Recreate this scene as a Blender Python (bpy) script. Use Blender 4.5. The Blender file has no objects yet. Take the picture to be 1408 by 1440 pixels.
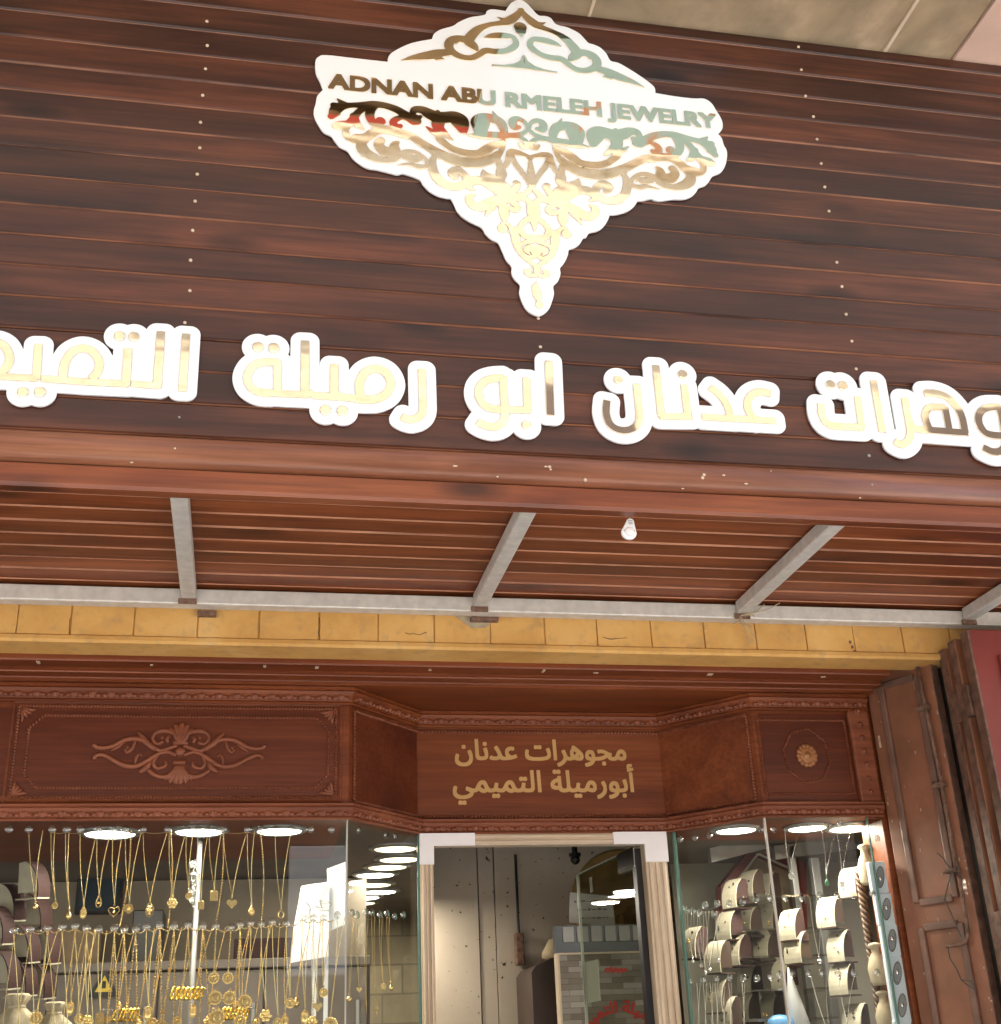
import bpy, bmesh, math, random
import numpy as np
from mathutils import Vector, Matrix

random.seed(7)
C = bpy.context.scene.collection
SC = bpy.context.scene
EYE = 1.6                      # eye height; the street is z = 0
R = math.radians

# ------------------------------------------------------------------ camera
RM = np.array([[0.98110245, 0.04113207, 0.18906647],
               [-0.18932821, 0.40562897, 0.89421472],
               [-0.03990994, -0.91311187, 0.40575104]])
FOC = 1769.0
cam = bpy.data.cameras.new('camera')
cam_o = bpy.data.objects.new('camera', cam)
C.objects.link(cam_o)
cam.sensor_fit = 'HORIZONTAL'
cam.sensor_width = 36.0
cam.lens = FOC / 1408 * 36
cam.clip_start = 0.05
cam.clip_end = 500
cam_o.matrix_world = Matrix(((RM[0, 0], -RM[0, 1], -RM[0, 2], 0), (RM[1, 0], -RM[1, 1], -RM[1, 2], 0),
                             (RM[2, 0], -RM[2, 1], -RM[2, 2], EYE), (0, 0, 0, 1)))
SC.camera = cam_o

# ------------------------------------------------------------------ sky, sun, exposure
SUN_EL, SUN_AZ = 68.0, 12.0     # sun behind the shop: it lights the street and the facade opposite
world = bpy.data.worlds.new('World')
SC.world = world
world.use_nodes = True
wn = world.node_tree
sky = wn.nodes.new('ShaderNodeTexSky')
sky.sky_type = 'NISHITA'
sky.sun_disc = False
sky.sun_elevation = R(SUN_EL)
sky.sun_rotation = R(SUN_AZ)
bg = wn.nodes['Background']
bg.inputs['Strength'].default_value = 0.15
wn.links.new(sky.outputs[0], bg.inputs['Color'])
sun = bpy.data.lights.new('sun', 'SUN')
sun.energy = 4.5
sun.angle = R(0.5)
sun.color = (1.0, 0.97, 0.92)
sun_o = bpy.data.objects.new('sun', sun)
C.objects.link(sun_o)
sd = Vector((math.sin(R(SUN_AZ)) * math.cos(R(SUN_EL)), math.cos(R(SUN_AZ)) * math.cos(R(SUN_EL)), math.sin(R(SUN_EL))))
sun_o.rotation_euler = sd.to_track_quat('Z', 'Y').to_euler()
SC.view_settings.view_transform = 'Standard'
SC.view_settings.look = 'None'
SC.view_settings.gamma = 1
SC.view_settings.exposure = 1.87
SC.render.engine = 'CYCLES'
SC.cycles.use_denoising = True
SC.cycles.max_bounces = 10
SC.cycles.diffuse_bounces = 5
SC.cycles.glossy_bounces = 4
SC.cycles.transparent_max_bounces = 16
SC.cycles.caustics_reflective = False
SC.cycles.caustics_refractive = False
SC.cycles.sample_clamp_indirect = 6

# ------------------------------------------------------------------ projection helpers (photo pixel -> point on a real plane)
def ray(px, py):
    return RM @ np.array([px - 704.0, py - 720.0, FOC])
def PY(px, py, Y):
    r = ray(px, py); r = r * (Y / r[1]); return (float(r[0]), float(Y), float(r[2] + EYE))
def PZ(px, py, Z):
    r = ray(px, py); r = r * ((Z - EYE) / r[2]); return (float(r[0]), float(r[1]), float(Z))

# ------------------------------------------------------------------ materials
MATS = {}
class N:
    def __init__(s, name):
        s.m = bpy.data.materials.new(name); s.m.use_nodes = True
        s.t = s.m.node_tree; s.b = s.t.nodes['Principled BSDF']; s.out = s.t.nodes['Material Output']
    def n(s, typ, **kw):
        x = s.t.nodes.new(typ)
        for k, v in kw.items():
            if k.startswith('i_'):
                k2 = k[2:]
                x.inputs[int(k2) if k2.isdigit() else k2.replace('_', ' ')].default_value = v
            else: setattr(x, k, v)
        return x
    def l(s, a, b): s.t.links.new(a, b)
    def pos(s, scale=(1, 1, 1), loc=(0, 0, 0)):
        g = s.n('ShaderNodeNewGeometry'); mp = s.n('ShaderNodeMapping')
        mp.inputs['Scale'].default_value = scale; mp.inputs['Location'].default_value = loc
        s.l(g.outputs['Position'], mp.inputs['Vector']); return mp.outputs[0]
    def noise(s, vec, scale, detail=4, rough=.55, dist=0):
        x = s.n('ShaderNodeTexNoise'); x.inputs['Scale'].default_value = scale; x.inputs['Detail'].default_value = detail
        x.inputs['Roughness'].default_value = rough; x.inputs['Distortion'].default_value = dist
        s.l(vec, x.inputs['Vector']); return x.outputs['Fac']
    def ramp(s, fac, stops):
        x = s.n('ShaderNodeValToRGB'); e = x.color_ramp.elements
        while len(e) < len(stops): e.new(.5)
        for el, (p, c) in zip(e, stops):
            el.position = p; el.color = (*c, 1) if len(c) == 3 else c
        s.l(fac, x.inputs[0]); return x.outputs[0]
    def mix(s, fac, a, b, mode='MIX'):
        x = s.n('ShaderNodeMix', data_type='RGBA', blend_type=mode)
        for v, i in ((fac, 0), (a, 6), (b, 7)):
            if isinstance(v, (int, float)): x.inputs[i].default_value = v
            elif isinstance(v, tuple): x.inputs[i].default_value = (*v, 1)
            else: s.l(v, x.inputs[i])
        return x.outputs[2]
    def math(s, op, a, b=None, c=None):
        x = s.n('ShaderNodeMath', operation=op)
        for i, v in enumerate((a, b, c)):
            if v is None: continue
            if isinstance(v, (int, float)): x.inputs[i].default_value = v
            else: s.l(v, x.inputs[i])
        return x.outputs[0]
    def rampf(s, fac, lo, hi):
        x = s.n('ShaderNodeMapRange'); x.inputs[1].default_value = lo; x.inputs[2].default_value = hi
        s.l(fac, x.inputs[0]); return x.outputs[0]
    def bump(s, h, strength=.3, dist=.002):
        x = s.n('ShaderNodeBump'); x.inputs['Strength'].default_value = strength; x.inputs['Distance'].default_value = dist
        s.l(h, x.inputs['Height']); s.l(x.outputs[0], s.b.inputs['Normal'])
    def set(s, **kw):
        for k, v in kw.items():
            i = s.b.inputs[k.replace('_', ' ')]
            if isinstance(v, (int, float)): i.default_value = v
            elif isinstance(v, tuple): i.default_value = (*v, 1) if len(v) == 3 else v
            else: s.l(v, i)

def plain(name, col, rough=.5, metal=0., var=.12, vs=9., bump=0., **kw):
    if name in MATS: return MATS[name]
    k = N(name)
    f = k.noise(k.pos(), vs, 5)
    dark = tuple(c * (1 - var) for c in col); light = tuple(min(1, c * (1 + var)) for c in col)
    k.set(Base_Color=k.ramp(f, [(.3, dark), (.7, light)]), Roughness=rough, Metallic=metal, **kw)
    if bump: k.bump(k.noise(k.pos(), vs * 6, 4), bump, .002)
    MATS[name] = k.m
    return k.m

def wood(name, cols, axis='x', pitch=0, base=0, rough=(.3, .5), coat=.25, knots=True, grain=1.0, seed=0., axis2='z', bump=.15, blot=1.0, edge=None, spec=.3):
    """stained timber: long grain along axis, each board (pitch along axis2) its own tone, darker blotches and knots"""
    if name in MATS: return MATS[name]
    k = N(name)
    g = k.n('ShaderNodeNewGeometry'); sp = k.n('ShaderNodeSeparateXYZ'); k.l(g.outputs['Position'], sp.inputs[0])
    ax = {'x': 0, 'y': 1, 'z': 2}
    off = None
    if pitch:
        idx = k.math('FLOOR', k.math('DIVIDE', k.math('SUBTRACT', sp.outputs[ax[axis2]], base), pitch))
        wn_ = k.n('ShaderNodeTexWhiteNoise', noise_dimensions='1D'); k.l(k.math('ADD', idx, 3.3 + seed), wn_.inputs['W'])
        off = wn_.outputs['Value']
    cmb = k.n('ShaderNodeCombineXYZ')
    for i in range(3):
        o = sp.outputs[i]
        if off is not None and i == ax[axis]: o = k.math('ADD', o, k.math('MULTIPLY', off, 37.0))
        k.l(o, cmb.inputs[i])
    def mp(sc):
        m_ = k.n('ShaderNodeMapping'); m_.inputs['Scale'].default_value = sc; m_.inputs['Location'].default_value = (seed, seed * .7, seed * 1.3)
        k.l(cmb.outputs[0], m_.inputs[0]); return m_.outputs[0]
    s3 = [14., 14., 14.]; s3[ax[axis]] = 1.1
    fine = [90., 90., 90.]; fine[ax[axis]] = 3.
    big = [7., 7., 7.]; big[ax[axis]] = 1.7
    f1 = k.noise(mp(tuple(s3)), 1.0 * grain, 6, .6, .4)
    f2 = k.noise(mp(tuple(fine)), 1.0, 4, .6)
    f3 = k.noise(mp(tuple(big)), 1.0, 3, .5, .6)
    col = k.ramp(k.math('ADD', k.math('MULTIPLY', f1, .55), k.math('MULTIPLY', f3, .45)), [(.36, cols[0]), (.5, cols[1]), (.64, cols[2])])
    col = k.mix(k.math('MULTIPLY', k.rampf(f2, .35, .7), .5), col, tuple(c * .45 for c in cols[0]))
    if off is not None:
        tone = k.ramp(off, [(0, (.70, .66, .68)), (.35, (.95, .9, .88)), (.7, (1.1, .98, .95)), (1, (1.25, 1.12, 1.05))])
        col = k.mix(.8 * blot, col, tone, 'MULTIPLY')
        vb = k.noise(mp((1.3, 9, 9) if axis == 'x' else (9, 9, 1.3)), 1.0, 3, .5)
        col = k.mix(k.math('MULTIPLY', k.rampf(vb, .5, .75), .5 * blot), col, (cols[0][0] * .55, cols[0][1] * .6, cols[0][2] * .9))
    if knots:
        v = k.n('ShaderNodeTexVoronoi', feature='F1')
        ks = [9., 9., 9.]; ks[ax[axis]] = 3.2
        k.l(mp(tuple(ks)), v.inputs['Vector']); v.inputs['Scale'].default_value = .62
        kn = k.rampf(v.outputs['Distance'], .2, .06)
        col = k.mix(k.math('MULTIPLY', kn, .8), col, tuple(c * .25 for c in cols[0]))
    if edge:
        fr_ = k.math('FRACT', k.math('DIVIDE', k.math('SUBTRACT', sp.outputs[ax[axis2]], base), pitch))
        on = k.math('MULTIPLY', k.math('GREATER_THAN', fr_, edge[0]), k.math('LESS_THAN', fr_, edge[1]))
        bounce_mask = k.rampf(k.noise(mp((1.5, 6, 6)), 1.6, 5, .65), .36, .62)
        col = k.mix(k.math('MULTIPLY', on, k.math('ADD', .12, k.math('MULTIPLY', bounce_mask, .75))), col, edge[2])  # ground-bounced highlight painted along each board's chamfer, broken up by noise
    rr = k.n('ShaderNodeMapRange'); rr.inputs[3].default_value = rough[0]; rr.inputs[4].default_value = rough[1]
    k.l(f1, rr.inputs[0])
    k.set(Base_Color=col, Roughness=rr.outputs[0], Coat_Weight=coat, Coat_Roughness=.26, Specular_IOR_Level=spec)
    k.bump(f2, bump, .001)
    MATS[name] = k.m
    return k.m

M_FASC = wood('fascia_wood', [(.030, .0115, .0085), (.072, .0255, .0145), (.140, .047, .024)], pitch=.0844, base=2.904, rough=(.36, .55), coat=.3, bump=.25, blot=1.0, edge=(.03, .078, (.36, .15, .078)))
M_NOSE = wood('nosing_wood', [(.16, .05, .022), (.29, .105, .05), (.38, .155, .08)], rough=(.34, .5), coat=.3, knots=False, seed=2.)
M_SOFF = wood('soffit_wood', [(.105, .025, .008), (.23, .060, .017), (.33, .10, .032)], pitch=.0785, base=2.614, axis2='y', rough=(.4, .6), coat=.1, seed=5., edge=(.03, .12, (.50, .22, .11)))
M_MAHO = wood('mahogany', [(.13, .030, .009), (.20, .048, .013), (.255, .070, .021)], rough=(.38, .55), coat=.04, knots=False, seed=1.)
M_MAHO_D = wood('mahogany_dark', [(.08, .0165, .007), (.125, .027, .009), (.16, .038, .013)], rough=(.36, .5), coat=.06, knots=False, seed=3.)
M_CARV = wood('carved_mahogany', [(.17, .048, .022), (.245, .074, .034), (.32, .108, .053)], rough=(.4, .55), coat=.15, knots=False, seed=4., bump=.05)
M_SHUT = plain('shutter_paint', (.26, .105, .055), .5, var=.35, vs=5, bump=.12, Coat_Weight=.2)
M_SHUTR = plain('shutter_red_paint', (.2, .035, .028), .4, var=.2, vs=4, bump=.1)
M_SHUTE = plain('shutter_worn_edge', (.15, .08, .055), .6, var=.5, vs=30, bump=.3)
M_GALV = plain('galvanised_steel', (.64, .61, .55), .5, .25, var=.12, vs=40, bump=.1)
M_RUST = plain('rusty_steel', (.19, .105, .07), .75, .2, var=.5, vs=60, bump=.3)
M_ACR = plain('white_acrylic', (.86, .87, .88), .22, var=.015, vs=3, Coat_Weight=.3)
M_CREAM = plain('cream_paint', (.62, .5, .36), .45)
M_ALU = wood('door_frame_laminate', [(.52, .39, .26), (.66, .52, .37), (.74, .61, .46)], axis='z', knots=False, rough=(.35, .5), coat=.1, seed=9., bump=.05)
M_WHITE = plain('white_plastic', (.84, .81, .81), .4, var=.04)
M_BLACK = plain('black_plastic', (.02, .02, .022), .35)
M_GREYM = plain('grey_metal', (.34, .34, .33), .4, .5)
M_CHROME = plain('chrome', (.75, .75, .74), .12, 1., var=.05)
M_MAROON = plain('maroon_leatherette', (.03, .008, .007), .75, var=.2)
M_IVORY = plain('ivory_fabric', (.42, .38, .29), .7, var=.08, vs=40, bump=.15)
M_IVORY2 = plain('ivory_suede', (.46, .38, .26), .8, var=.1, vs=60, bump=.2)
M_GOLDJ = plain('jewellery_gold', (.92, .64, .29), .24, 1., var=.2, vs=220)
M_GOLDP = plain('gold_paint', (.5, .30, .105), .5, .15, var=.15, vs=60)
M_SILVER = plain('jewellery_silver', (.8, .78, .74), .2, 1., var=.1, vs=150)
M_LETGOLD = plain('gold_vinyl', (.56, .33, .12), .45, .1, var=.08)
M_PINK = plain('pink_plaster', (.62, .42, .33), .85, var=.12, vs=4, bump=.2)
M_BLUEBOX = plain('pale_blue_card', (.76, .84, .95), .45, var=.03)
M_GREEN = plain('green_gem', (.02, .3, .1), .15)
M_DKWALL = plain('dark_interior_wall', (.2, .16, .12), .8, var=.2, vs=3, bump=.1)
M_TANWALL = plain('tan_interior_wall', (.36, .30, .23), .8, var=.15, vs=2.5, bump=.1)
M_TEAL = plain('teal_screen', (.02, .055, .085), .3)
M_BROWNP = plain('brown_cabinet', (.055, .035, .027), .4, var=.2)
M_TAN = plain('tan_hat_felt', (.42, .33, .2), .8)
M_PAPER = plain('paper', (.7, .68, .62), .7, var=.03)
M_INK = plain('grey_ink', (.2, .2, .2), .6)
M_REDINK = plain('red_vinyl', (.55, .03, .02), .45)
M_OCHRE = plain('ochre_disc_paint', (.36, .22, .07), .6, var=.2, vs=20)
M_YELLOWSIGN = plain('warning_yellow', (.65, .45, .05), .5)
M_DARKTILE = plain('slate_blue_tile', (.045, .065, .085), .3)
M_GREYTILE = plain('grey_tile', (.33, .33, .31), .3, var=.15, vs=12)
M_CANVAS = plain('brown_canvas', (.17, .115, .06), .8, var=.1, vs=2)
M_CREAMW = plain('plain_white_panel', (.85, .85, .84), .6, var=.02)

def m_gold_mirror():
    k = N('gold_mirror_acrylic')
    f = k.noise(k.pos((3, 3, 5)), 1.8, 2)
    k.set(Base_Color=(.93, .765, .53), Metallic=1.0, Roughness=.035)
    x = k.n('ShaderNodeBump'); x.inputs['Strength'].default_value = .06; x.inputs['Distance'].default_value = .01
    k.l(f, x.inputs['Height']); k.l(x.outputs[0], k.b.inputs['Normal'])
    return k.m
M_GOLD = m_gold_mirror()

def m_glass(name, tint=(.93, .95, .93), ior=1.5, boost=0.0):
    k = N(name)
    tr = k.n('ShaderNodeBsdfTransparent'); tr.inputs[0].default_value = (*tint, 1)
    gl = k.n('ShaderNodeBsdfGlossy'); gl.inputs['Roughness'].default_value = .0
    fr = k.n('ShaderNodeFresnel'); fr.inputs['IOR'].default_value = ior
    ge = k.n('ShaderNodeNewGeometry')
    fac = k.math('MULTIPLY', fr.outputs[0], k.math('SUBTRACT', 1.0, ge.outputs['Backfacing']))
    if boost: fac = k.math('ADD', fac, boost)
    mx = k.n('ShaderNodeMixShader'); k.l(fac, mx.inputs[0]); k.l(tr.outputs[0], mx.inputs[1]); k.l(gl.outputs[0], mx.inputs[2])
    k.l(mx.outputs[0], k.out.inputs['Surface']); k.t.nodes.remove(k.b)
    return k.m
M_GLASS = m_glass('window_glass')
M_GLASSD = m_glass('door_glass', (.8, .82, .78))
M_CUP = m_glass('clear_plastic', (.9, .9, .88), 1.7, .22)
M_GEDGE = plain('glass_edge', (.10, .20, .17), .15)

def m_ceiling():
    k = N('stained_ceiling_plaster')
    f = k.noise(k.pos((1, 1, 1)), 2.6, 5, .6, .8)
    g = k.noise(k.pos((1, 1, 1), (4, 2, 0)), 9, 5, .6)
    col = k.ramp(f, [(.3, (.22, .17, .10)), (.48, (.36, .26, .155)), (.62, (.50, .36, .23)), (.75, (.58, .41, .29))])
    col = k.mix(k.math('MULTIPLY', k.rampf(g, .45, .75), .5), col, (.16, .13, .085))
    k.set(Base_Color=col, Roughness=.85); k.bump(g, .25, .004)
    return k.m
M_CEIL = m_ceiling()

def m_yellow():
    k = N('ochre_painted_blockwork')
    f = k.noise(k.pos(), 5, 5, .6, .5); g = k.noise(k.pos((1, 1, 1), (3, 1, 7)), 22, 5, .65)
    col = k.ramp(f, [(.3, (.56, .29, .075)), (.55, (.70, .395, .115)), (.75, (.74, .46, .17))])
    col = k.mix(k.math('MULTIPLY', k.rampf(g, .52, .72), .5), col, (.33, .22, .11))
    k.set(Base_Color=col, Roughness=.6); k.bump(g, .35, .004)
    return k.m
M_YEL = m_yellow()
M_MORTAR = plain('grey_mortar', (.42, .34, .22), .9, var=.2, vs=40, bump=.4)

def m_concrete():
    k = N('pitted_concrete')
    f = k.noise(k.pos(), 2.2, 5, .6); g = k.noise(k.pos((1, 1, 1), (3, 1, 7)), 38, 3, .5)
    col = k.ramp(f, [(.3, (.44, .37, .29)), (.7, (.56, .485, .385))])
    col = k.mix(k.rampf(g, .66, .70), col, (.03, .025, .02))
    k.set(Base_Color=col, Roughness=.85); k.bump(g, .3, .003)
    return k.m
M_CONC = m_concrete()
M_PALEWALL = plain('pale_display_wall', (.5, .47, .39), .8, var=.12, vs=3)

def m_stone(name, c1, c2, bw, bh, mortar=(.2, .17, .13)):
    k = N(name)
    g = k.n('ShaderNodeNewGeometry'); sp = k.n('ShaderNodeSeparateXYZ'); cm = k.n('ShaderNodeCombineXYZ')
    k.l(g.outputs['Position'], sp.inputs[0]); k.l(sp.outputs[0], cm.inputs[0]); k.l(sp.outputs[2], cm.inputs[1])
    b = k.n('ShaderNodeTexBrick'); k.l(cm.outputs[0], b.inputs['Vector'])
    b.inputs['Color1'].default_value = (*c1, 1); b.inputs['Color2'].default_value = (*c2, 1); b.inputs['Mortar'].default_value = (*mortar, 1)
    b.inputs['Scale'].default_value = 1; b.inputs['Brick Width'].default_value = bw; b.inputs['Row Height'].default_value = bh
    b.inputs['Mortar Size'].default_value = min(bw, bh) * .035
    f = k.noise(k.pos(), 6, 5)
    k.set(Base_Color=k.mix(.6, b.outputs['Color'], k.ramp(f, [(.3, (.55, .55, .55)), (.7, (1.1, 1.1, 1.1))]), 'MULTIPLY'), Roughness=.85)
    return k.m
M_LIME = m_stone('cream_limestone', (.47, .41, .345), (.42, .365, .30), .62, .33, (.34, .29, .225))
M_STRIP = m_stone('stacked_strip_stone', (.46, .43, .38), (.2, .17, .13), .085, .021, (.12, .1, .08))
M_BLOCK = m_stone('sandstone_blocks', (.36, .30, .2), (.27, .225, .15), .19, .13, (.2, .17, .12))
M_PAVE = plain('pale_paving', (.62, .595, .555), .8, var=.15, vs=3)

def m_teal_awning():
    k = N('teal_orange_sheet')
    f = k.noise(k.pos((6, 1.2, 1)), 1.6, 4, .6, .3)
    k.set(Base_Color=k.mix(k.rampf(f, .57, .62), (.36, .58, .68), (.60, .32, .22)), Roughness=.7)
    return k.m
M_TEALA = m_teal_awning()

def m_emit(name, col, s):
    k = N(name); k.set(Base_Color=(.9, .9, .9), Emission_Color=col, Emission_Strength=s); return k.m
M_LAMP = m_emit('lamp_diffuser', (1, .93, .82), 7.0)
M_LAMP2 = m_emit('dim_lamp_diffuser', (1, .80, .5), 1.3)

# ------------------------------------------------------------------ mesh building
def tag(o, label=None, cat=None, group=None, kind=None):
    if label: o['label'] = label
    if cat: o['category'] = cat
    if group: o['group'] = group
    if kind: o['kind'] = kind
    return o

def thing(name, label, cat, loc=(0, 0, 0), group=None):
    o = bpy.data.objects.new(name, None); C.objects.link(o)
    o.location = loc; o.empty_display_size = .05
    return tag(o, label, cat, group)

def wloc(o):
    v = Vector((0, 0, 0))
    while o is not None:
        v += o.location; o = o.parent
    return v

def link(name, me, m, parent=None, smooth=False):
    o = bpy.data.objects.new(name, me); C.objects.link(o)
    if m is not None: me.materials.append(m)
    if parent is not None:
        off = wloc(parent)
        me.transform(Matrix.Translation(-off)); o.parent = parent
    else:                                     # put the origin at the base of the mesh
        n = len(me.vertices)
        if n:
            a = np.empty(n * 3, 'f'); me.vertices.foreach_get('co', a); a = a.reshape(-1, 3)
            b = Vector(((a[:, 0].min() + a[:, 0].max()) / 2, (a[:, 1].min() + a[:, 1].max()) / 2, a[:, 2].min()))
            me.transform(Matrix.Translation(-b)); o.location = b
    if smooth: me.polygons.foreach_set('use_smooth', [True] * len(me.polygons))
    return o

class MB:
    def __init__(s): s.v = []; s.f = []
    def add(s, vs, fs):
        k = len(s.v); s.v += [tuple(map(float, p)) for p in vs]; s.f += [tuple(i + k for i in f) for f in fs]; return s
    def box(s, x0, x1, y0, y1, z0, z1, b=0.0):
        if b <= 0:
            return s.add([(x0, y0, z0), (x1, y0, z0), (x1, y1, z0), (x0, y1, z0), (x0, y0, z1), (x1, y0, z1), (x1, y1, z1), (x0, y1, z1)],
                         [(0, 3, 2, 1), (4, 5, 6, 7), (0, 1, 5, 4), (1, 2, 6, 5), (2, 3, 7, 6), (3, 0, 4, 7)])
        bm = bmesh.new(); bmesh.ops.create_cube(bm, size=1)
        for q in bm.verts: q.co = ((x0 + x1) / 2 + q.co.x * (x1 - x0), (y0 + y1) / 2 + q.co.y * (y1 - y0), (z0 + z1) / 2 + q.co.z * (z1 - z0))
        bmesh.ops.bevel(bm, geom=bm.edges[:], offset=b, segments=2, affect='EDGES', profile=.5)
        bm.verts.index_update()
        s.add([q.co[:] for q in bm.verts], [tuple(q.index for q in f.verts) for f in bm.faces]); bm.free(); return s
    def obox(s, p, ux, uy, uz, b=0.0):
        """box from corner p along three edge vectors"""
        t = MB().box(0, 1, 0, 1, 0, 1) if b <= 0 else None
        p, ux, uy, uz = map(lambda q: np.array(q, float), (p, ux, uy, uz))
        if t is None:
            L = [np.linalg.norm(u) for u in (ux, uy, uz)]
            t = MB().box(0, L[0], 0, L[1], 0, L[2], b)
            ux, uy, uz = ux / L[0], uy / L[1], uz / L[2]
        return s.add([p + ux * a[0] + uy * a[1] + uz * a[2] for a in t.v], t.f)
    def tube(s, pts, r, n=8, cap=True):
        pts = [Vector(p) for p in pts]; m = len(pts)
        rs = r if hasattr(r, '__len__') else [r] * m
        prev = None; vs = []; fs = []
        for i, p in enumerate(pts):
            d = (pts[min(i + 1, m - 1)] - pts[max(i - 1, 0)])
            if d.length < 1e-9: d = Vector((0, 0, 1))
            d.normalize()
            if prev is None:
                a = Vector((0, 0, 1)) if abs(d.z) < .9 else Vector((1, 0, 0)); u = d.cross(a).normalized()
            else:
                u = prev - d * prev.dot(d)
                u = u.normalized() if u.length > 1e-6 else d.orthogonal().normalized()
            prev = u; w = d.cross(u)
            for j in range(n):
                t = 2 * math.pi * j / n; vs.append(p + (u * math.cos(t) + w * math.sin(t)) * rs[i])
        for i in range(m - 1):
            for j in range(n): fs.append((i * n + j, i * n + (j + 1) % n, (i + 1) * n + (j + 1) % n, (i + 1) * n + j))
        if cap: fs.append(tuple(range(n))[::-1]); fs.append(tuple((m - 1) * n + j for j in range(n)))
        return s.add(vs, fs)
    def lathe(s, o, axis, prof, n=12):
        """prof = [(distance along axis, radius)]"""
        d = Vector(axis).normalized(); u = d.orthogonal().normalized(); w = d.cross(u); o = Vector(o); vs = []; fs = []
        for h, r in prof:
            for j in range(n):
                t = 2 * math.pi * j / n; vs.append(o + d * h + (u * math.cos(t) + w * math.sin(t)) * max(r, 1e-5))
        for i in range(len(prof) - 1):
            for j in range(n): fs.append((i * n + j, i * n + (j + 1) % n, (i + 1) * n + (j + 1) % n, (i + 1) * n + j))
        fs.append(tuple(range(n))[::-1]); fs.append(tuple((len(prof) - 1) * n + j for j in range(n)))
        return s.add(vs, fs)
    def ball(s, c, r, n=10, sq=(1, 1, 1)):
        k = len(s.v); s.lathe((0, 0, 0), (0, 0, 1), [(-r * math.cos(math.pi * i / 6), r * math.sin(math.pi * i / 6)) for i in range(7)], n)
        for i in range(k, len(s.v)): a = s.v[i]; s.v[i] = (a[0] * sq[0] + c[0], a[1] * sq[1] + c[1], a[2] * sq[2] + c[2])
        return s
    def prism_x(s, prof, x0, x1):
        """closed (y, z) profile swept along x"""
        n = len(prof); vs = [(x0, y, z) for y, z in prof] + [(x1, y, z) for y, z in prof]
        return s.add(vs, [(i, (i + 1) % n, n + (i + 1) % n, n + i) for i in range(n)] + [tuple(range(n))[::-1], tuple(range(n, 2 * n))])
    def prism_poly(s, pts, vec):
        """closed polygon of 3-D points pushed along vec"""
        n = len(pts); vec = np.array(vec); vs = [tuple(p) for p in pts] + [tuple(np.array(p) + vec) for p in pts]
        return s.add(vs, [(i, (i + 1) % n, n + (i + 1) % n, n + i) for i in range(n)] + [tuple(range(n))[::-1], tuple(range(n, 2 * n))])
    def sweep(s, path, prof):
        """profile (outward distance, z) swept along a plan-view polyline, mitred; outward is to the right of travel (towards the street for a path in +x)"""
        P = [np.array(p, float) for p in path]; m = len(P); n = len(prof); vs = []
        for i in range(m):
            ds = []
            if i > 0: d = P[i] - P[i - 1]; ds.append(d / np.linalg.norm(d))
            if i < m - 1: d = P[i + 1] - P[i]; ds.append(d / np.linalg.norm(d))
            ns = [np.array([d[1], -d[0]]) for d in ds]
            q = sum(ns); q = q / np.linalg.norm(q); q = q / max(.3, q @ ns[0])
            for o_, z in prof: vs.append((P[i][0] + q[0] * o_, P[i][1] + q[1] * o_, z))
        fs = [(i * n + j, (i + 1) * n + j, (i + 1) * n + (j + 1) % n, i * n + (j + 1) % n) for i in range(m - 1) for j in range(n)]
        fs += [tuple(range(n)), tuple((m - 1) * n + j for j in range(n))[::-1]]
        return s.add(vs, fs)
    def mesh(s, name):
        me = bpy.data.meshes.new(name); me.from_pydata(s.v, [], s.f)
        bm = bmesh.new(); bm.from_mesh(me); bmesh.ops.recalc_face_normals(bm, faces=bm.faces[:]); bm.to_mesh(me); bm.free()
        me.update(); return me
    def build(s, name, m, parent=None, smooth=False): return link(name, s.mesh(name), m, parent, smooth)

# ------------------------------------------------------------------ flat cut-outs (signs): signed distance on a grid -> outline -> solid plate
def catmull(pts, k=5):
    P = [np.array(p, float) for p in pts]
    if len(P) < 3: return P
    out = []
    for i in range(len(P) - 1):
        a, b, c, d = P[max(i - 1, 0)], P[i], P[i + 1], P[min(i + 2, len(P) - 1)]
        for j in range(k):
            t = j / k
            out.append(.5 * (2 * b + (c - a) * t + (2 * a - 5 * b + 4 * c - d) * t * t + (3 * b - a - 3 * c + d) * t ** 3))
    out.append(P[-1]); return out

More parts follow.
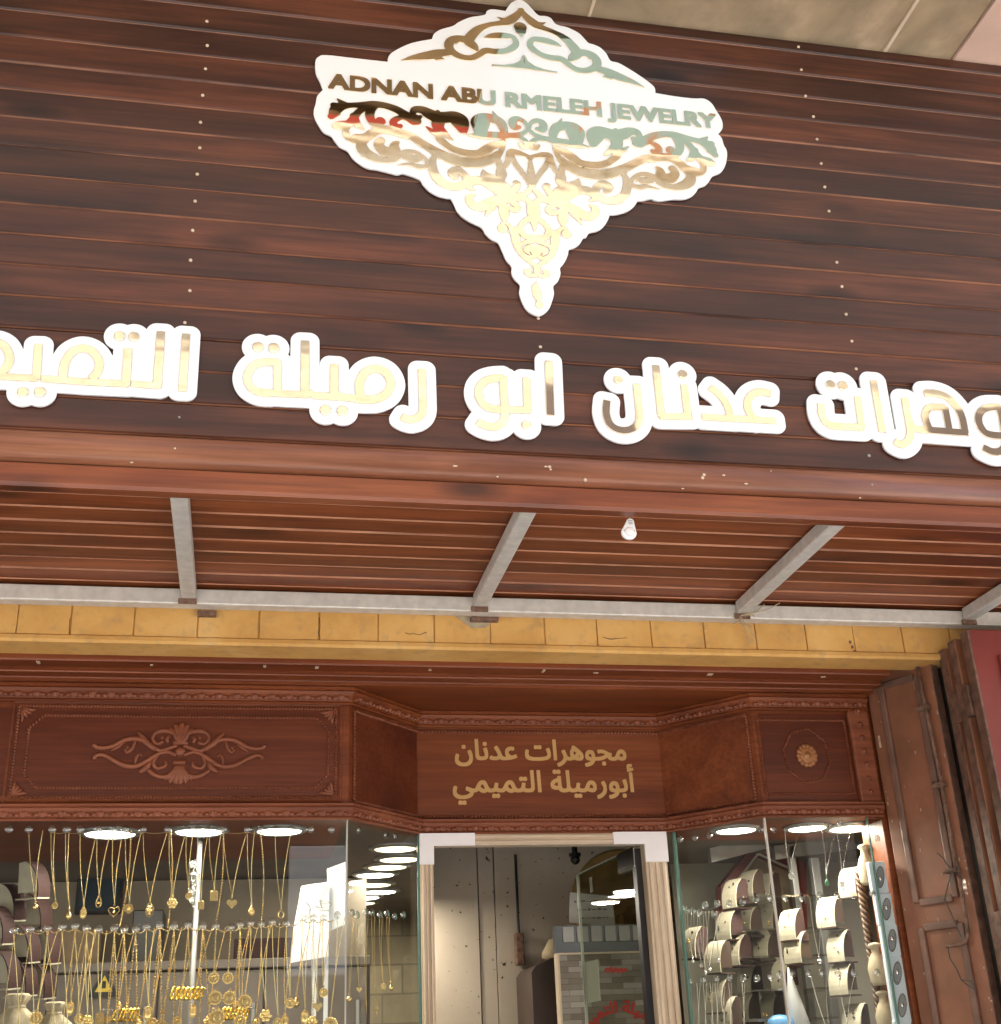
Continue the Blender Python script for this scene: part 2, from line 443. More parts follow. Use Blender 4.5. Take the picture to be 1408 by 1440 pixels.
class Field:
    """signed distance of a union of shapes on a vertical plane (u = x, v = z)"""
    def __init__(s, u0, u1, v0, v1, h):
        s.u0, s.v0, s.h = u0, v0, h
        s.nu = int((u1 - u0) / h) + 2; s.nv = int((v1 - v0) / h) + 2
        s.d = np.full((s.nv, s.nu), 1e3)
        s.U, s.V = np.meshgrid(u0 + np.arange(s.nu) * h, v0 + np.arange(s.nv) * h)
    def win(s, us, vs, m):
        i0 = max(0, int((min(us) - m - s.u0) / s.h)); i1 = min(s.nu, int((max(us) + m - s.u0) / s.h) + 2)
        j0 = max(0, int((min(vs) - m - s.v0) / s.h)); j1 = min(s.nv, int((max(vs) + m - s.v0) / s.h) + 2)
        return slice(j0, max(j0, j1)), slice(i0, max(i0, i1))
    def capsule(s, a, b, ra, rb, m):
        w = s.win((a[0], b[0]), (a[1], b[1]), max(ra, rb) + m); X = s.U[w] - a[0]; Y = s.V[w] - a[1]
        if X.size == 0: return
        dx, dy = b[0] - a[0], b[1] - a[1]; L = dx * dx + dy * dy + 1e-12
        t = np.clip((X * dx + Y * dy) / L, 0, 1)
        s.d[w] = np.minimum(s.d[w], np.hypot(X - t * dx, Y - t * dy) - (ra + t * (rb - ra)))
    def bar(s, a, b, r, m, ea=0., eb=0.):
        """square-ended bar"""
        w = s.win((a[0], b[0]), (a[1], b[1]), r + m + max(ea, eb)); X = s.U[w] - a[0]; Y = s.V[w] - a[1]
        if X.size == 0: return
        L = math.hypot(b[0] - a[0], b[1] - a[1]) + 1e-9; tx, ty = (b[0] - a[0]) / L, (b[1] - a[1]) / L
        p = X * tx + Y * ty - (L + eb - ea) / 2; q = X * -ty + Y * tx
        ax = np.abs(p) - (L + ea + eb) / 2; ay = np.abs(q) - r
        s.d[w] = np.minimum(s.d[w], np.hypot(np.maximum(ax, 0), np.maximum(ay, 0)) + np.minimum(np.maximum(ax, ay), 0))
    def poly(s, pts, m):
        P = np.array(pts, float); w = s.win(P[:, 0], P[:, 1], m); X = s.U[w]; Y = s.V[w]
        if X.size == 0: return
        dmin = np.full(X.shape, 1e9); inside = np.zeros(X.shape, bool)
        for i in range(len(P)):
            a, b = P[i], P[(i + 1) % len(P)]; e = b - a; L = e @ e + 1e-15
            t = np.clip(((X - a[0]) * e[0] + (Y - a[1]) * e[1]) / L, 0, 1)
            dmin = np.minimum(dmin, np.hypot(X - a[0] - t * e[0], Y - a[1] - t * e[1]))
            if abs(e[1]) > 1e-12:
                inside ^= ((a[1] > Y) != (b[1] > Y)) & (X < e[0] * (Y - a[1]) / e[1] + a[0])
        s.d[w] = np.minimum(s.d[w], np.where(inside, -dmin, dmin))

def contours(D, level):
    """closed outlines of D < level by marching squares; list of (k, 2) arrays in grid units"""
    D = np.pad(D - level, 1, constant_values=1e-3 + abs(D).max() * 1e-3 + 1.0)
    ins = D < 0
    code = ins[:-1, :-1] * 1 + ins[:-1, 1:] * 2 + ins[1:, 1:] * 4 + ins[1:, :-1] * 8
    T = {1: [(3, 0)], 2: [(0, 1)], 3: [(3, 1)], 4: [(1, 2)], 6: [(0, 2)], 7: [(3, 2)], 8: [(2, 3)], 9: [(2, 0)], 11: [(2, 1)], 12: [(1, 3)], 13: [(1, 0)], 14: [(0, 3)],
         5: [(3, 0), (1, 2)], 10: [(0, 1), (2, 3)]}
    nxt = {}; pos = {}
    def ept(j, i, e):
        (j0, i0), (j1, i1) = {0: ((j, i), (j, i + 1)), 1: ((j, i + 1), (j + 1, i + 1)), 2: ((j + 1, i), (j + 1, i + 1)), 3: ((j, i), (j + 1, i))}[e]
        key = (j0, i0, 0 if j0 == j1 else 1)
        if key not in pos:
            a, b = D[j0, i0], D[j1, i1]; t = a / (a - b) if a != b else .5
            t = min(.98, max(.02, t)); pos[key] = (i0 + t * (i1 - i0) - 1, j0 + t * (j1 - j0) - 1)
        return key
    js, is_ = np.nonzero((code > 0) & (code < 15))
    for j, i in zip(js.tolist(), is_.tolist()):
        for a, b in T[int(code[j, i])]: nxt[ept(j, i, a)] = ept(j, i, b)
    loops = []
    while nxt:
        k0 = next(iter(nxt)); lp = [k0]; k = nxt.pop(k0)
        while k != k0 and k in nxt: lp.append(k); k = nxt.pop(k)
        if len(lp) > 5: loops.append(np.array([pos[q] for q in lp]))
    return loops

def simplify(P, tol):
    """Douglas-Peucker on a closed loop"""
    n = len(P); far = int(np.argmax(np.hypot(*(P - P[0]).T)))
    def dp(a):
        if len(a) < 3: return [a[0]]
        e = a[-1] - a[0]; L = np.hypot(*e) + 1e-12
        d = np.abs((a[:, 0] - a[0, 0]) * e[1] - (a[:, 1] - a[0, 1]) * e[0]) / L
        i = int(np.argmax(d))
        if d[i] < tol: return [a[0]]
        return dp(a[:i + 1]) + dp(a[i:])
    return np.array(dp(P[:far + 1]) + dp(np.vstack([P[far:], P[:1]])))

def plate_mesh(loops, Yfront, thick, bevel=0.0, name='plate'):
    cu = bpy.data.curves.new(name, 'CURVE'); cu.dimensions = '2D'; cu.fill_mode = 'BOTH'
    cu.extrude = thick / 2 - bevel; cu.bevel_depth = bevel; cu.bevel_resolution = 1 if bevel else 0
    if bevel: cu.offset = -bevel
    for L in loops:
        if len(L) < 3: continue
        sp = cu.splines.new('POLY'); sp.points.add(len(L) - 1)
        co = np.zeros((len(L), 4), 'f'); co[:, :2] = L; co[:, 3] = 1
        sp.points.foreach_set('co', co.ravel()); sp.use_cyclic_u = True
    o = bpy.data.objects.new(name, cu); C.objects.link(o)
    dg = bpy.context.evaluated_depsgraph_get(); me = bpy.data.meshes.new_from_object(o.evaluated_get(dg))
    bpy.data.objects.remove(o); bpy.data.curves.remove(cu)
    me.materials.clear()
    me.transform(Matrix(((1, 0, 0, 0), (0, 0, -1, Yfront + thick / 2), (0, 1, 0, 0), (0, 0, 0, 1))))
    return me

def plate(name, F, level, Yfront, thick, m, parent, bevel=0.0, tol=.22, minarea=0.0):
    loops = []
    for L in contours(F.d, level):
        L = simplify(L, tol)
        if minarea and abs(np.sum(L[:, 0] * np.roll(L[:, 1], -1) - L[:, 1] * np.roll(L[:, 0], -1))) / 2 * F.h ** 2 < minarea: continue
        loops.append(np.stack([F.u0 + L[:, 0] * F.h, F.v0 + L[:, 1] * F.h], 1))
    return link(name, plate_mesh(loops, Yfront, thick, bevel, name), m, parent)

def text_loops(body, width, grow, cx, z0, res=.0005, height=None, align='C'):
    """field of a line of lettering, centred at cx with its base line at z0, made heavier by grow (square pen, so corners stay sharp)"""
    c = bpy.data.curves.new('t', 'FONT'); c.body = body; c.size = 1
    o = bpy.data.objects.new('t', c); C.objects.link(o)
    dg = bpy.context.evaluated_depsgraph_get(); cu = o.evaluated_get(dg).to_curve(dg)
    loops = []
    for sp in cu.splines:
        bp = sp.bezier_points; n = len(bp); L = []
        for i in range(n):
            p0, p1 = bp[i], bp[(i + 1) % n]
            A, B, D, E_ = (np.array(v[:2]) for v in (p0.co, p0.handle_right, p1.handle_left, p1.co))
            for t in np.arange(6) / 6: L.append(A * (1 - t) ** 3 + 3 * B * t * (1 - t) ** 2 + 3 * D * t * t * (1 - t) + E_ * t ** 3)
        if n: loops.append(np.array(L))
    bpy.data.objects.remove(o); bpy.data.curves.remove(c)
    a = np.vstack(loops)
    k = width / (a[:, 0].max() - a[:, 0].min()); mx = (a[:, 0].max() + a[:, 0].min()) / 2
    ky = k if height is None else height / (a[:, 1].max() - a[:, 1].min())
    loops = [np.stack([(L[:, 0] - mx) * k + cx, L[:, 1] * ky + z0], 1) for L in loops]; a = np.vstack(loops)
    F = Field(a[:, 0].min() - .02, a[:, 0].max() + .02, a[:, 1].min() - .02, a[:, 1].max() + .02, res)
    wnd = np.zeros(F.d.shape, int)
    for L in loops:
        w = F.win(L[:, 0], L[:, 1], res); X = F.U[w]; Y = F.V[w]; acc = np.zeros(X.shape, int)
        for p, q in zip(L, np.roll(L, -1, 0)):
            if p[1] == q[1]: continue
            hit = ((p[1] > Y) != (q[1] > Y)) & (X < (q[0] - p[0]) * (Y - p[1]) / (q[1] - p[1]) + p[0])
            acc += np.where(hit, 1 if q[1] > p[1] else -1, 0)
        wnd[w] += acc
    f = (wnd != 0).astype(float)
    def box(f, r):
        for ax in (0, 1):
            cs = np.cumsum(np.pad(f, [(r + 1, r) if i == ax else (0, 0) for i in range(2)]), axis=ax)
            f = (np.take(cs, range(2 * r + 1, cs.shape[ax]), ax) - np.take(cs, range(0, cs.shape[ax] - 2 * r - 1), ax)) / (2 * r + 1)
        return f
    g = int(round(grow / res))
    if g: f = (box(f, g) > 1e-9).astype(float)
    F.d = .5 - box(box(f, 1), 1)
    return F

def AR(*codes): return ''.join(chr(c) for c in reversed(codes))
T_JEWELS = AR(0xFEE3, 0xFEA0, 0xFEEE, 0xFEEB, 0xFEAE, 0xFE8D, 0xFE95, 0x20, 0xFECB, 0xFEAA, 0xFEE7, 0xFE8E, 0xFEE5)
T_FAMILY = AR(0xFE83, 0xFE91, 0xFEEE, 0xFEAD, 0xFEE3, 0xFEF4, 0xFEE0, 0xFE94, 0x20, 0xFE8D, 0xFEDF, 0xFE98, 0xFEE4, 0xFEF4, 0xFEE4, 0xFEF2)
ORD = ['', 'first', 'second', 'third', 'fourth', 'fifth', 'sixth', 'seventh', 'eighth', 'ninth', 'tenth', 'eleventh', 'twelfth', 'thirteenth', 'fourteenth',
       'fifteenth', 'sixteenth', 'seventeenth', 'eighteenth', 'nineteenth', 'twentieth', 'twenty-first', 'twenty-second', 'twenty-third', 'twenty-fourth',
       'twenty-fifth', 'twenty-sixth', 'twenty-seventh', 'twenty-eighth', 'twenty-ninth', 'thirtieth']

# ================================================================== THE STREET (mostly out of frame, seen in the mirror lettering and the glass)
g = MB().box(-60, 60, -60, 60, -.3, 0).build('ground', M_PAVE); tag(g, kind='structure')

t = thing('limestone_building', 'tall cream limestone house across the street with brown shop shutters', 'building', (0, -5, 0))
b = MB()
b.box(-16, 18, -6, -5, 4.4, 12.5)
for x0, x1 in ((-16, -12.2), (-9.4, -7.4), (-4.4, -2.7), (.95 + .9, 2.6), (5.6, 6.6), (9.6, 18)): b.box(x0, x1, -6, -5, 0, 4.4)
b.build('wall', M_LIME, t)
for x0, x1 in ((-12.2, -9.4), (-7.4, -4.4), (-2.7, 1.85), (2.6, 5.6), (6.6, 9.6)):
    s_ = MB()
    for k in range(22): s_.box(x0, x1, -5.32 + .02 * (k % 2), -5.25, k * .2, k * .2 + .197)
    s_.build('shutter', M_BROWNP, t)
MB().box(.42, .97, -5.16, -5.1, 2.46, 3.62, .01).build('white_panel', M_CREAMW, t)  # unseen panel added for its bright mirror image in the left window
for x in (-9, -5, -1, 3, 7, 11):
    MB().box(x - .62, x + .62, -5.0, -4.93, 6.05, 6.15).build('sill', M_LIME, t)
    if x in (-5, 7): MB().box(x - .5, x + .5, -4.99, -4.96, 8.75, 9.5).build('window', M_BROWNP, t)
    if x != -1: MB().box(x - .45, x + .45, -4.99, -4.96, 6.2, 7.5).build('window', M_BROWNP, t)

for z in (8.05, 10.2): MB().box(-16, 18, -5.0, -4.86, z, z + .12, .01).build('string_course', M_LIME, t)
t = thing('sky_blocking_house', 'plain pale stone house, unseen, added at the left to block sky reflections', 'building', (-11, -1, 0))
MB().box(-13, -9.2, -4.8, 2.0, 0, 9).build('wall', M_LIME, t)  # unseen house added to keep blue sky out of the pane reflections
for y in (-3.6, -1.4, .8): MB().box(-9.2, -9.15, y - .45, y + .45, 4.2, 5.8).build('window', M_BROWNP, t)
# upper storey over the shop: closes the room from above and carries the plaster ceiling over the fascia
t = thing('upper_storey', 'stained plaster underside of the upper storey above the brown fascia', 'building', (0, 5, 4.32))
MB().box(-12, 14, 2.16, 12, 4.335, 5.5).build('wall', M_LIME, t)
cl = MB()
for x0, x1 in ((-12, .86), (.863, 1.767), (1.7705, 1.985)): cl.box(x0, x1, 2.17, 2.72, 4.32, 4.336)
cl.build('ceiling', M_CEIL, t)
MB().box(1.99, 5, 2.17, 2.72, 4.312, 4.336).build('pink_ceiling', M_PINK, t)
for px, w_ in ((.8615, .004), (1.7687, .005)):
    MB().box(px - w_, px + w_, 2.18, 2.72, 4.314, 4.32).build('ceiling_seam', M_CREAM, t)

a = MB().box(-4, .625, 1.985, 2.155, 4.37, 4.40); a.box(-4, .625, 1.975, 1.985, 4.345, 4.41)
o = a.build('added_canvas_awning', M_CANVAS); tag(o, 'unseen brown canvas awning strip added for its reflection in the gold', 'awning')  # out of view, added so the gold mirrors a brown band
o = MB().box(-4, .625, 1.915, 1.965, 4.365, 4.40).build('added_red_valance', plain('red_cloth', (.5, .05, .035), .7)); tag(o, 'narrow red cloth valance, unseen, added for its reflection in the gold', 'valance')  # out of view, added so the gold mirrors a red band
a = MB().box(.63, 5, 1.905, 2.155, 4.37, 4.385); a.box(.63, 1.32, 2.155, 2.425, 4.306, 4.318)
o = a.build('added_metal_awning', M_TEALA); tag(o, 'unseen teal and orange sheet awning added for its reflection in the gold', 'awning')  # out of view, added so the gold mirrors teal and orange

# ================================================================== FASCIA
YF = 2.55
fas = thing('timber_fascia', 'dark stained timber plank fascia carrying the white and gold signs', 'fascia', (.6, YF, 2.77))
b = MB(); PT = .0844; Z0 = 2.904; X0, X1 = -1.5, 2.75
rng = random.Random(3)
zt = 4.297; i = 0; z = Z0
while z < zt - .01:
    z1 = min(z + PT, zt); dy = rng.uniform(-.0012, .0012); g1 = .0035 + rng.uniform(-.001, .0015)
    prof = [(YF + .012, z), (YF + .014, z + g1), (YF + .006 + dy, z + g1 + .0005), (YF + dy, z + g1 + .0055), (YF + dy, z1 - .001), (YF + .012, z1 - .0005), (YF + .03, z1 - .0005), (YF + .03, z)]
    b.prism_x(prof, X0, X1); z += PT; i += 1
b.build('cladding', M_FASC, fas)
# rounded nosing and the board below it
pr = [(YF + .03, 2.902)]
for k in range(9):
    a_ = math.pi * k / 8; pr.append((YF - .004 - .020 * math.sin(a_) ** .8, 2.900 - .036 * (1 - math.cos(a_))))
pr.append((YF + .03, 2.828)); MB().prism_x(pr, X0, X1).build('nosing', M_NOSE, fas, True)
fb = M_SOFF
MB().prism_x([(YF + .004, 2.8275), (YF - .004, 2.824), (YF - .004, 2.780), (YF + .001, 2.772), (YF + .03, 2.772), (YF + .03, 2.8275)], X0, X1).build('lower_board', wood('lower_board_wood', [(.10, .022, .008), (.21, .05, .016), (.30, .085, .028)], rough=(.3, .5), coat=.3, seed=8.), fas)
b = MB(); y = 2.614
while y < 3.31:
    y1 = y + .0785; dz = rng.uniform(-.001, .001)
    b.prism_x([(y, 2.85), (y, 2.836), (y + .003, 2.836), (y + .009, 2.825 + dz), (y1 - .001, 2.825 + dz), (y1 - .001, 2.85)], X0, X1); y = y1
b.box(X0, X1, 2.58, 2.614, 2.84, 2.85)
b.build('soffit', M_SOFF, fas)
MB().box(X0, X1, 2.585, 2.60, 2.86, 4.297).build('backing_board', M_BROWNP, fas)
scr = [(291, 30), (291.5, 64), (289, 97), (285, 134), (282, 172), (281, 208), (277.5, 245), (274.5, 283), (271, 324), (268, 366), (267, 409), (260, 454), (252, 587), (246, 631),
       (1123, 66), (1127, 98), (1133, 135), (1144, 164), (1149, 196), (1155, 230), (1160, 263), (1166, 297), (1177, 369), (1184, 403), (1190, 442), (1198, 480), (1204, 519), (1226, 682),
       (757, 448), (760, 488), (773, 657), (823, 675), (988, 672), (990, 668), (1222, 641)]
for i, (x, y) in enumerate(scr):
    yy = YF if y < 600 and i != 12 else (YF - .022 if y > 625 and i not in (34,) else YF)
    q = PY(x, y, yy); r_ = .0042 if i not in (12, 13, 27) else .003
    MB().lathe((q[0], yy + .002, q[2]), (0, -1, 0), [(0, r_), (.0035, r_), (.005, r_ * .7), (.0056, r_ * .2)], 9).build('screw', M_CREAM if i not in (12, 27, 34) else M_GREYM, fas, False)
# paint chips along the nosing
ch = MB()
for x, y in ((775, 660), (768, 656), (1018, 668), (960, 687), (640, 655), (700, 670), (185, 650), (1210, 700), (1085, 662), (1050, 680)):
    q = PY(x, y, YF - .0245); w_ = rng.uniform(.002, .006); ch.prism_poly([(q[0] + w_ * rng.uniform(.5, 1.2) * math.cos(k * 1.05), q[1], q[2] + .0022 * rng.uniform(.3, 1.2) * math.sin(k * 1.05)) for k in range(6)], (0, .002, 0))
ch.build('paint_chips', M_CREAM, fas)

# ------------------------------------------------------------------ medallion sign
YS = 2.540                      # front of the white panel
def S(p, Y=YS):
    q = PY(p[0], p[1], Y); return (q[0], q[2])
def sc_at(p, Y=YS):
    a = S(p, Y); b_ = S((p[0] + 1, p[1]), Y); c_ = S((p[0], p[1] + 1), Y)
    return (math.hypot(b_[0] - a[0], b_[1] - a[1]) + math.hypot(c_[0] - a[0], c_[1] - a[1])) / 2
med = thing('medallion_sign', 'white diamond shaped jewelry sign with mirrored gold arabesque scrolls on fascia', 'sign', (.657, YS, 3.29))
OUT = [(735,0),(742,5),(748,11.5),(757.5,21),(767,22),(775,25),(782.5,33.6),(798,38),(814,46),(823,55),(828,60),(836,62.5),(845,67),(853,75),(859,85),(870,88),(886,97),(900,106),(914,116),(921,123),(922,130.3),
 (949.5,135),(975,138),(988,138),(995.5,140.5),(1002,146),(1007,154),(1013.5,164.5),(1016.6,173),(1016,181),(1010,188),(1015.4,194),(1018.5,204),(1022,210),(1023,218),(1021.5,228.5),(1018.6,236),(1013.5,242.5),(1003,247),
 (998,254),(992,260.4),(983.4,263.6),(979.6,269.4),(972.5,276),(962,279.6),(947,279.6),(937,281),(929,282),(921,281),(916,279),(907,281),(897,282),(893,288.6),(885.6,295),(875,299.4),(865,301.4),(858,301.5),
 (854.8,310),(848,319.5),(839.4,324.6),(829,327),(825,333),(820.7,334.5),(815.6,342.5),(808.7,347.6),(800,350.5),(798.5,359.5),(793.4,369.8),(788,376.6),(788.6,385),(785,395),(778.6,402),(779.4,412.4),(777,422.6),(773,433),(766,440.5),(757.6,443.6),
 (747.4,440.5),(739,433),(733,421),(730.3,410.7),(731.2,400.4),(723.5,392),(719.3,383.4),(719.3,374),(711.6,364.6),(705.6,351),(700.5,340.8),(691,335.7),(682.6,328),(677.5,319.5),(665.6,313.5),(653.6,306.7),(643.4,297),
 (635,280),(628.6,278),(616,275),(603,267.5),(594,258),(589.6,251.5),(568,243.6),(559,245),(545,241.7),(529.5,238),(517,236),(505,229.6),(495,221),(488.6,211.7),(478,206),(470.7,198),(465.6,190.6),(455,185.4),(447.7,175),(442,163.7),(441.3,154.8),(443.8,145.8),(446.4,134.3),
 (454,126),(449.5,113.6),(444,102),(443.5,86),(448,79.5),(458.6,77),(500,81.5),(545,86.5),(547,78),(556,70.5),(579,60),(607.5,54.5),(611,46.6),(620,41),(637,36),(645,30.7),(661,24),(681,20.5),(685,15),(693,12.5),(711,15),(718,4.5),(726,0),(730,-1)]
def smooth_loop(pts, corner=52):
    n = len(pts); P = [np.array(p, float) for p in pts]; ang = []
    for i in range(n):
        a, b_ = P[i] - P[i - 1], P[(i + 1) % n] - P[i]
        ang.append(abs(math.degrees(math.atan2(a[0] * b_[1] - a[1] * b_[0], a @ b_))) > corner)
    out = []
    for i in range(n):
        p0, p1, p2, p3 = P[i - 1], P[i], P[(i + 1) % n], P[(i + 2) % n]
        if ang[i]: p0 = p1
        if ang[(i + 1) % n]: p3 = p2
        for j in range(4):
            t = j / 4
            out.append(.5 * (2 * p1 + (p2 - p0) * t + (2 * p0 - 5 * p1 + 4 * p2 - p3) * t * t + (3 * p1 - p0 - 3 * p2 + p3) * t ** 3))
    return out
lp = np.array([S(p) for p in smooth_loop(OUT)])
link('white_panel', plate_mesh([lp], YS, .007, .001), M_ACR, med)
for x, y in ((470, 100), (740, 60), (990, 165), (757, 400), (640, 250), (860, 250), (500, 190), (985, 235)):
    q = PY(x, y, YS + .007); MB().lathe(q, (0, 1, 0), [(0, .009), (YF - YS - .007 + .004, .009)], 10).build('spacer', M_GREYM, med)

AX = .6565                                             # mirror axis of the ornament
STR = [
 # crown
 [(732,13.5,3.2),(741,24,5),(752,33,6),(764,39,4),(780,45,3.5),(795,54,5),(806,65,6),(812,75,6.5),(806,80,5.5),(802,85,2)], [(752,33,4.5),(760,33,2.5),(767.5,31.5,.5)],
 [(812,74,6),(826,74.5,5),(836,80,5.5),(840,88,5.5),(836,95,5),(824,99,4.4),(810,97,4.2),(799,90,4.2),(790,83,4.6),(776,81,4.5),(762,77,4.2),(750,69,4.4),(745.5,61,3.6),(750,55,3.6),(760,55.5,4.6),(772,58,4.6),(781,61,3.4),(789,64.5,.8)],
 [(826,75,4.5),(830,81,2.2)], [(842,97,5),(855,101,6),(866,106,6.3),(880,111,5),(893,116,3),(906,122,.6)], [(858,107,5),(849,107.5,.8)],
 # below the lettering
 [(743,181,2.6),(747,173,3),(756,169.5,4),(764,174,5),(763,182,5),(756,181,3)],
 [(743,181,2.6),(752,189,3.2),(766,194,3.6),(780,197.5,5),(800,201,5.5),(815,204,4.2),(829,206.5,.8)],
 [(769,196,3.2),(757,195,3.2),(749.5,199,3.6),(748,205,3.6),(754,208,3.2),(758,204,2)],
 [(778,196,4.5),(778.5,187,5.5),(783,179,6.5),(795,176.5,6.5),(808,178.5,6.5),(817,185,5),(817,193,4.5),(811,201,6),(804,193,3.6),(799,184,2.6)], [(786,175,4),(790.5,166,.5)], [(806,186,5),(812,196,5)],
 [(833,204,3),(830,194,4),(833,186,6),(843,184,7.5),(856,188,8.5),(867,190,8.5),(877,188,8),(886,184.5,6),(896,186,5),(900,193,3.5),(894,196,3.8),(890,194,2.5)], [(866,182,2.5),(866,192,8),(868,201,7.5),(867,211,6),(868,219,5)], [(843,191,7),(836,202,4.5)],
 [(862,205,3),(856,214,3),(850,217,1)], [(870,214,4),(878,210,3),(884,206,1)],
 [(896,201,6),(907,197,6),(920,191,5.4),(935,188.5,4.8),(950,190,5.2),(965,194,4.6),(980,197.5,4),(991,201,6),(999,207,7),(1004,214.5,4.5)], [(988,198,5),(995,192.5,1.2)], [(996,202,5),(1001,201.5,4)], [(1000,211,6),(1006,217.5,4.2)],
 [(950,190,4),(962,197,4.2),(972,206,4.4),(979,216,5),(986,223,5.2),(997,227,6),(1002,229,4)], [(977,211,5),(974,221,4.5),(966,226,.7)], [(985,223,4.2),(990,233,3.6),(988,241,4),(979,245,2.8),(973,243,1)],
 [(947,191,4.2),(954,198,5.4),(956.5,207,5.4),(953,216,4.4),(946,220,4)], [(943.5,211,6.2)], [(946,220,4),(938,219,2.6)],
 [(900,202,6),(912,200,3.2),(921,203,4),(927,209,4.6),(924,215,5),(918,212,3)],
 [(914,223,5.5),(925,221,5.8),(940,221,6),(950,225,5.6),(958,232,5.2),(968,238,6.2),(978,239,4.5)], [(957,229,5),(968,240,6),(972,246,6),(970,255,7),(960,261,6),(945,263,3.8),(932,259.5,3.8),(924,252,3.8),(914,246,3.8),(903,244.5,3.2),(894,248,3),(888.5,254,2.6),(890,260,3),(900,263,3.6),(912,262,2.4),(928,265.5,.6)],
 [(924,235,2),(929,240,5),(931,249,7.5),(942,251,7.5),(950,244,5.5),(946,237,5)], [(897,252,2.5),(905,254,5),(916,253,4.5)],
 [(790,224,4),(800,233,6.2),(815,240.5,7.2),(830,244.5,7.2),(845,245.5,7.2),(860,243,7.2),(875,238,6.2),(890,231,5.4),(905,223.5,5.2),(916,220,4)],
 [(782,209,4),(795,214,5.6),(806,222,6.5),(817,229,5.4),(831,232,5.4),(846,231.5,5.2),(858,227,4.6),(868,219,5)],
 [(780,199,2.4),(782,212,3),(788,224,3.6),(795,232,4.5)], [(791,234,4),(790,244,4.2),(789,251,7),(789,258,4),(790.5,265,.7)], [(744,221.5,2.6),(752,219,2.8),(765,217.5,4.4),(773,219,4.2),(776,228,4),(781,238,3.4),(787,245,2.4)],
 [(744.5,222,.8),(746,234,3),(747,244,5),(748,252,5)], [(772,222,3.2),(768,233,3.6),(762,241,3.6),(757,248,3.4),(752,256,3),(749,262,3)],
 [(749,260,2.4),(753,268,3),(762,276,4),(775,281.5,5.6),(790,279,6.4),(803,272,6.4),(815,266.5,6),(828,268,6),(836,274,5.4),(835,280,2.6),(828,281.5,.6)],
 [(777,275,5),(770,266,4),(766.5,261,2.6),(770,258.5,1.8),(774,261,1)], [(786,270,7),(800,263,7),(811,259,6),(814,251,.8)],
 [(838,272,5.2),(846,278,5.4),(858,282,5.4),(870,280,5.4),(879,273,5.6),(882,262,5.4),(881,252,4.2),(878,245,3.4)], [(838,266,5),(843,260,4.5),(850,258,5.2),(856,263,6.2),(853,268,4)],
 [(749,297,7),(754,285,4.2),(762,280,4),(775,282,5.4),(790,286.5,7),(803,292,7.2),(815,299,7.2),(826,304,6.2),(835,302,5.2),(838,295,5),(834,289.5,2.6),(828,288,.6)],
 [(780,287,4),(772,294,4.4),(776,299,3.8),(784,298,3),(788.5,294,1.6)], [(793,298,5.5),(792,308,6.2),(793,316,2.6)], [(808,301,4.5),(819,315.5,.6)],
 [(749,290,7),(750,300,7.4),(751,311,4.4),(752,324,1)], [(753,306,5),(762,311,3.6),(770,319,3.6),(772,328,3.6),(766,334,4),(757,334,4),(752.5,332,2)],
 [(771,328,4.4),(778,327,4),(784,331,4)], [(788,321,1.6),(785,326,3.2),(781,334,5.2),(780,345,5.2),(777,357,3.6),(770,365,3),(763,370,2.2)], [(785,325,2.6),(791,320.5,2.2),(796,321,2.2)], [(797,328.5,6.4)],
 [(753.5,338,2.6),(763,341,3.2),(772,345.5,2.4),(776,352.5,2.4),(771,361,2.6),(763,363,2.8),(755,358,3.2),(753,352,6.4),(762,350,5.2),(768,354,3.2),(764,358,1.6)],
 [(766,367,2),(759,373,3),(754.5,379,3.4),(757,385,3),(764,388.5,2.6),(770,384.5,4.2),(766,381,2.8)],
]
F = Field(.02, 1.30, 3.2, 4.33, .001)
for st in STR:
    pts = catmull([(*S(p[:2], YS - .003), p[2] * sc_at(p[:2])) for p in st], 5)
    for sgn in (1, -1):
        q = [(AX + sgn * (u - AX), v, r_) for u, v, r_ in pts]
        if len(q) == 1: q = q * 2
        for a_, c_ in zip(q, q[1:]): F.capsule(a_[:2], c_[:2], a_[2], c_[2], .012)
# pieces on the axis
for st in ([(732,38,8),(732.5,43,6.4),(733.4,52,.5)], [(755,396,.5),(753.5,404,5),(756,414,6),(758,421,3.4)], [(758.6,428,5)]):
    q = [(*S(p[:2], YS - .003), p[2] * sc_at(p[:2])) for p in st]; q = q * 2 if len(q) == 1 else q
    for a_, c_ in zip(q, q[1:]): F.capsule(a_[:2], c_[:2], a_[2], c_[2], .012)
tri = [S(p, YS - .003) for p in ((737.5,76),(743,86),(752,92),(766,97),(784,100.5),(784.5,102.5),(738,96.5))]
for sgn in (1, -1): F.poly([(AX + sgn * (u - AX), v) for u, v in tri], .01)
plate('gold_arabesque', F, 0.0, YS - .003, .0034, M_GOLD, med, .0006, .18)
# English lettering
a_, b_ = S((462, 121), YS - .003), S((1006, 183), YS - .003)
F = text_loops('ADNAN ABU RMELEH JEWELRY', 1.165 * (S((1006, 173))[0] - S((463, 120))[0]) / 1.165, .0027, (S((1006, 173))[0] + S((463, 120))[0]) / 2, (a_[1] + b_[1]) / 2 + .002, .0006, height=.062)
plate('gold_lettering', F, 0.0, YS - .003, .0034, M_GOLD, med, 0, .15)

# ------------------------------------------------------------------ the row of Arabic letters on white backings
WORDS = [
 ('tamimi', 'white backed gold Arabic word cut off by the left picture edge', [
   ('bar', 5.6, [(262,469.8),(256.8,550.8)])], ),
]
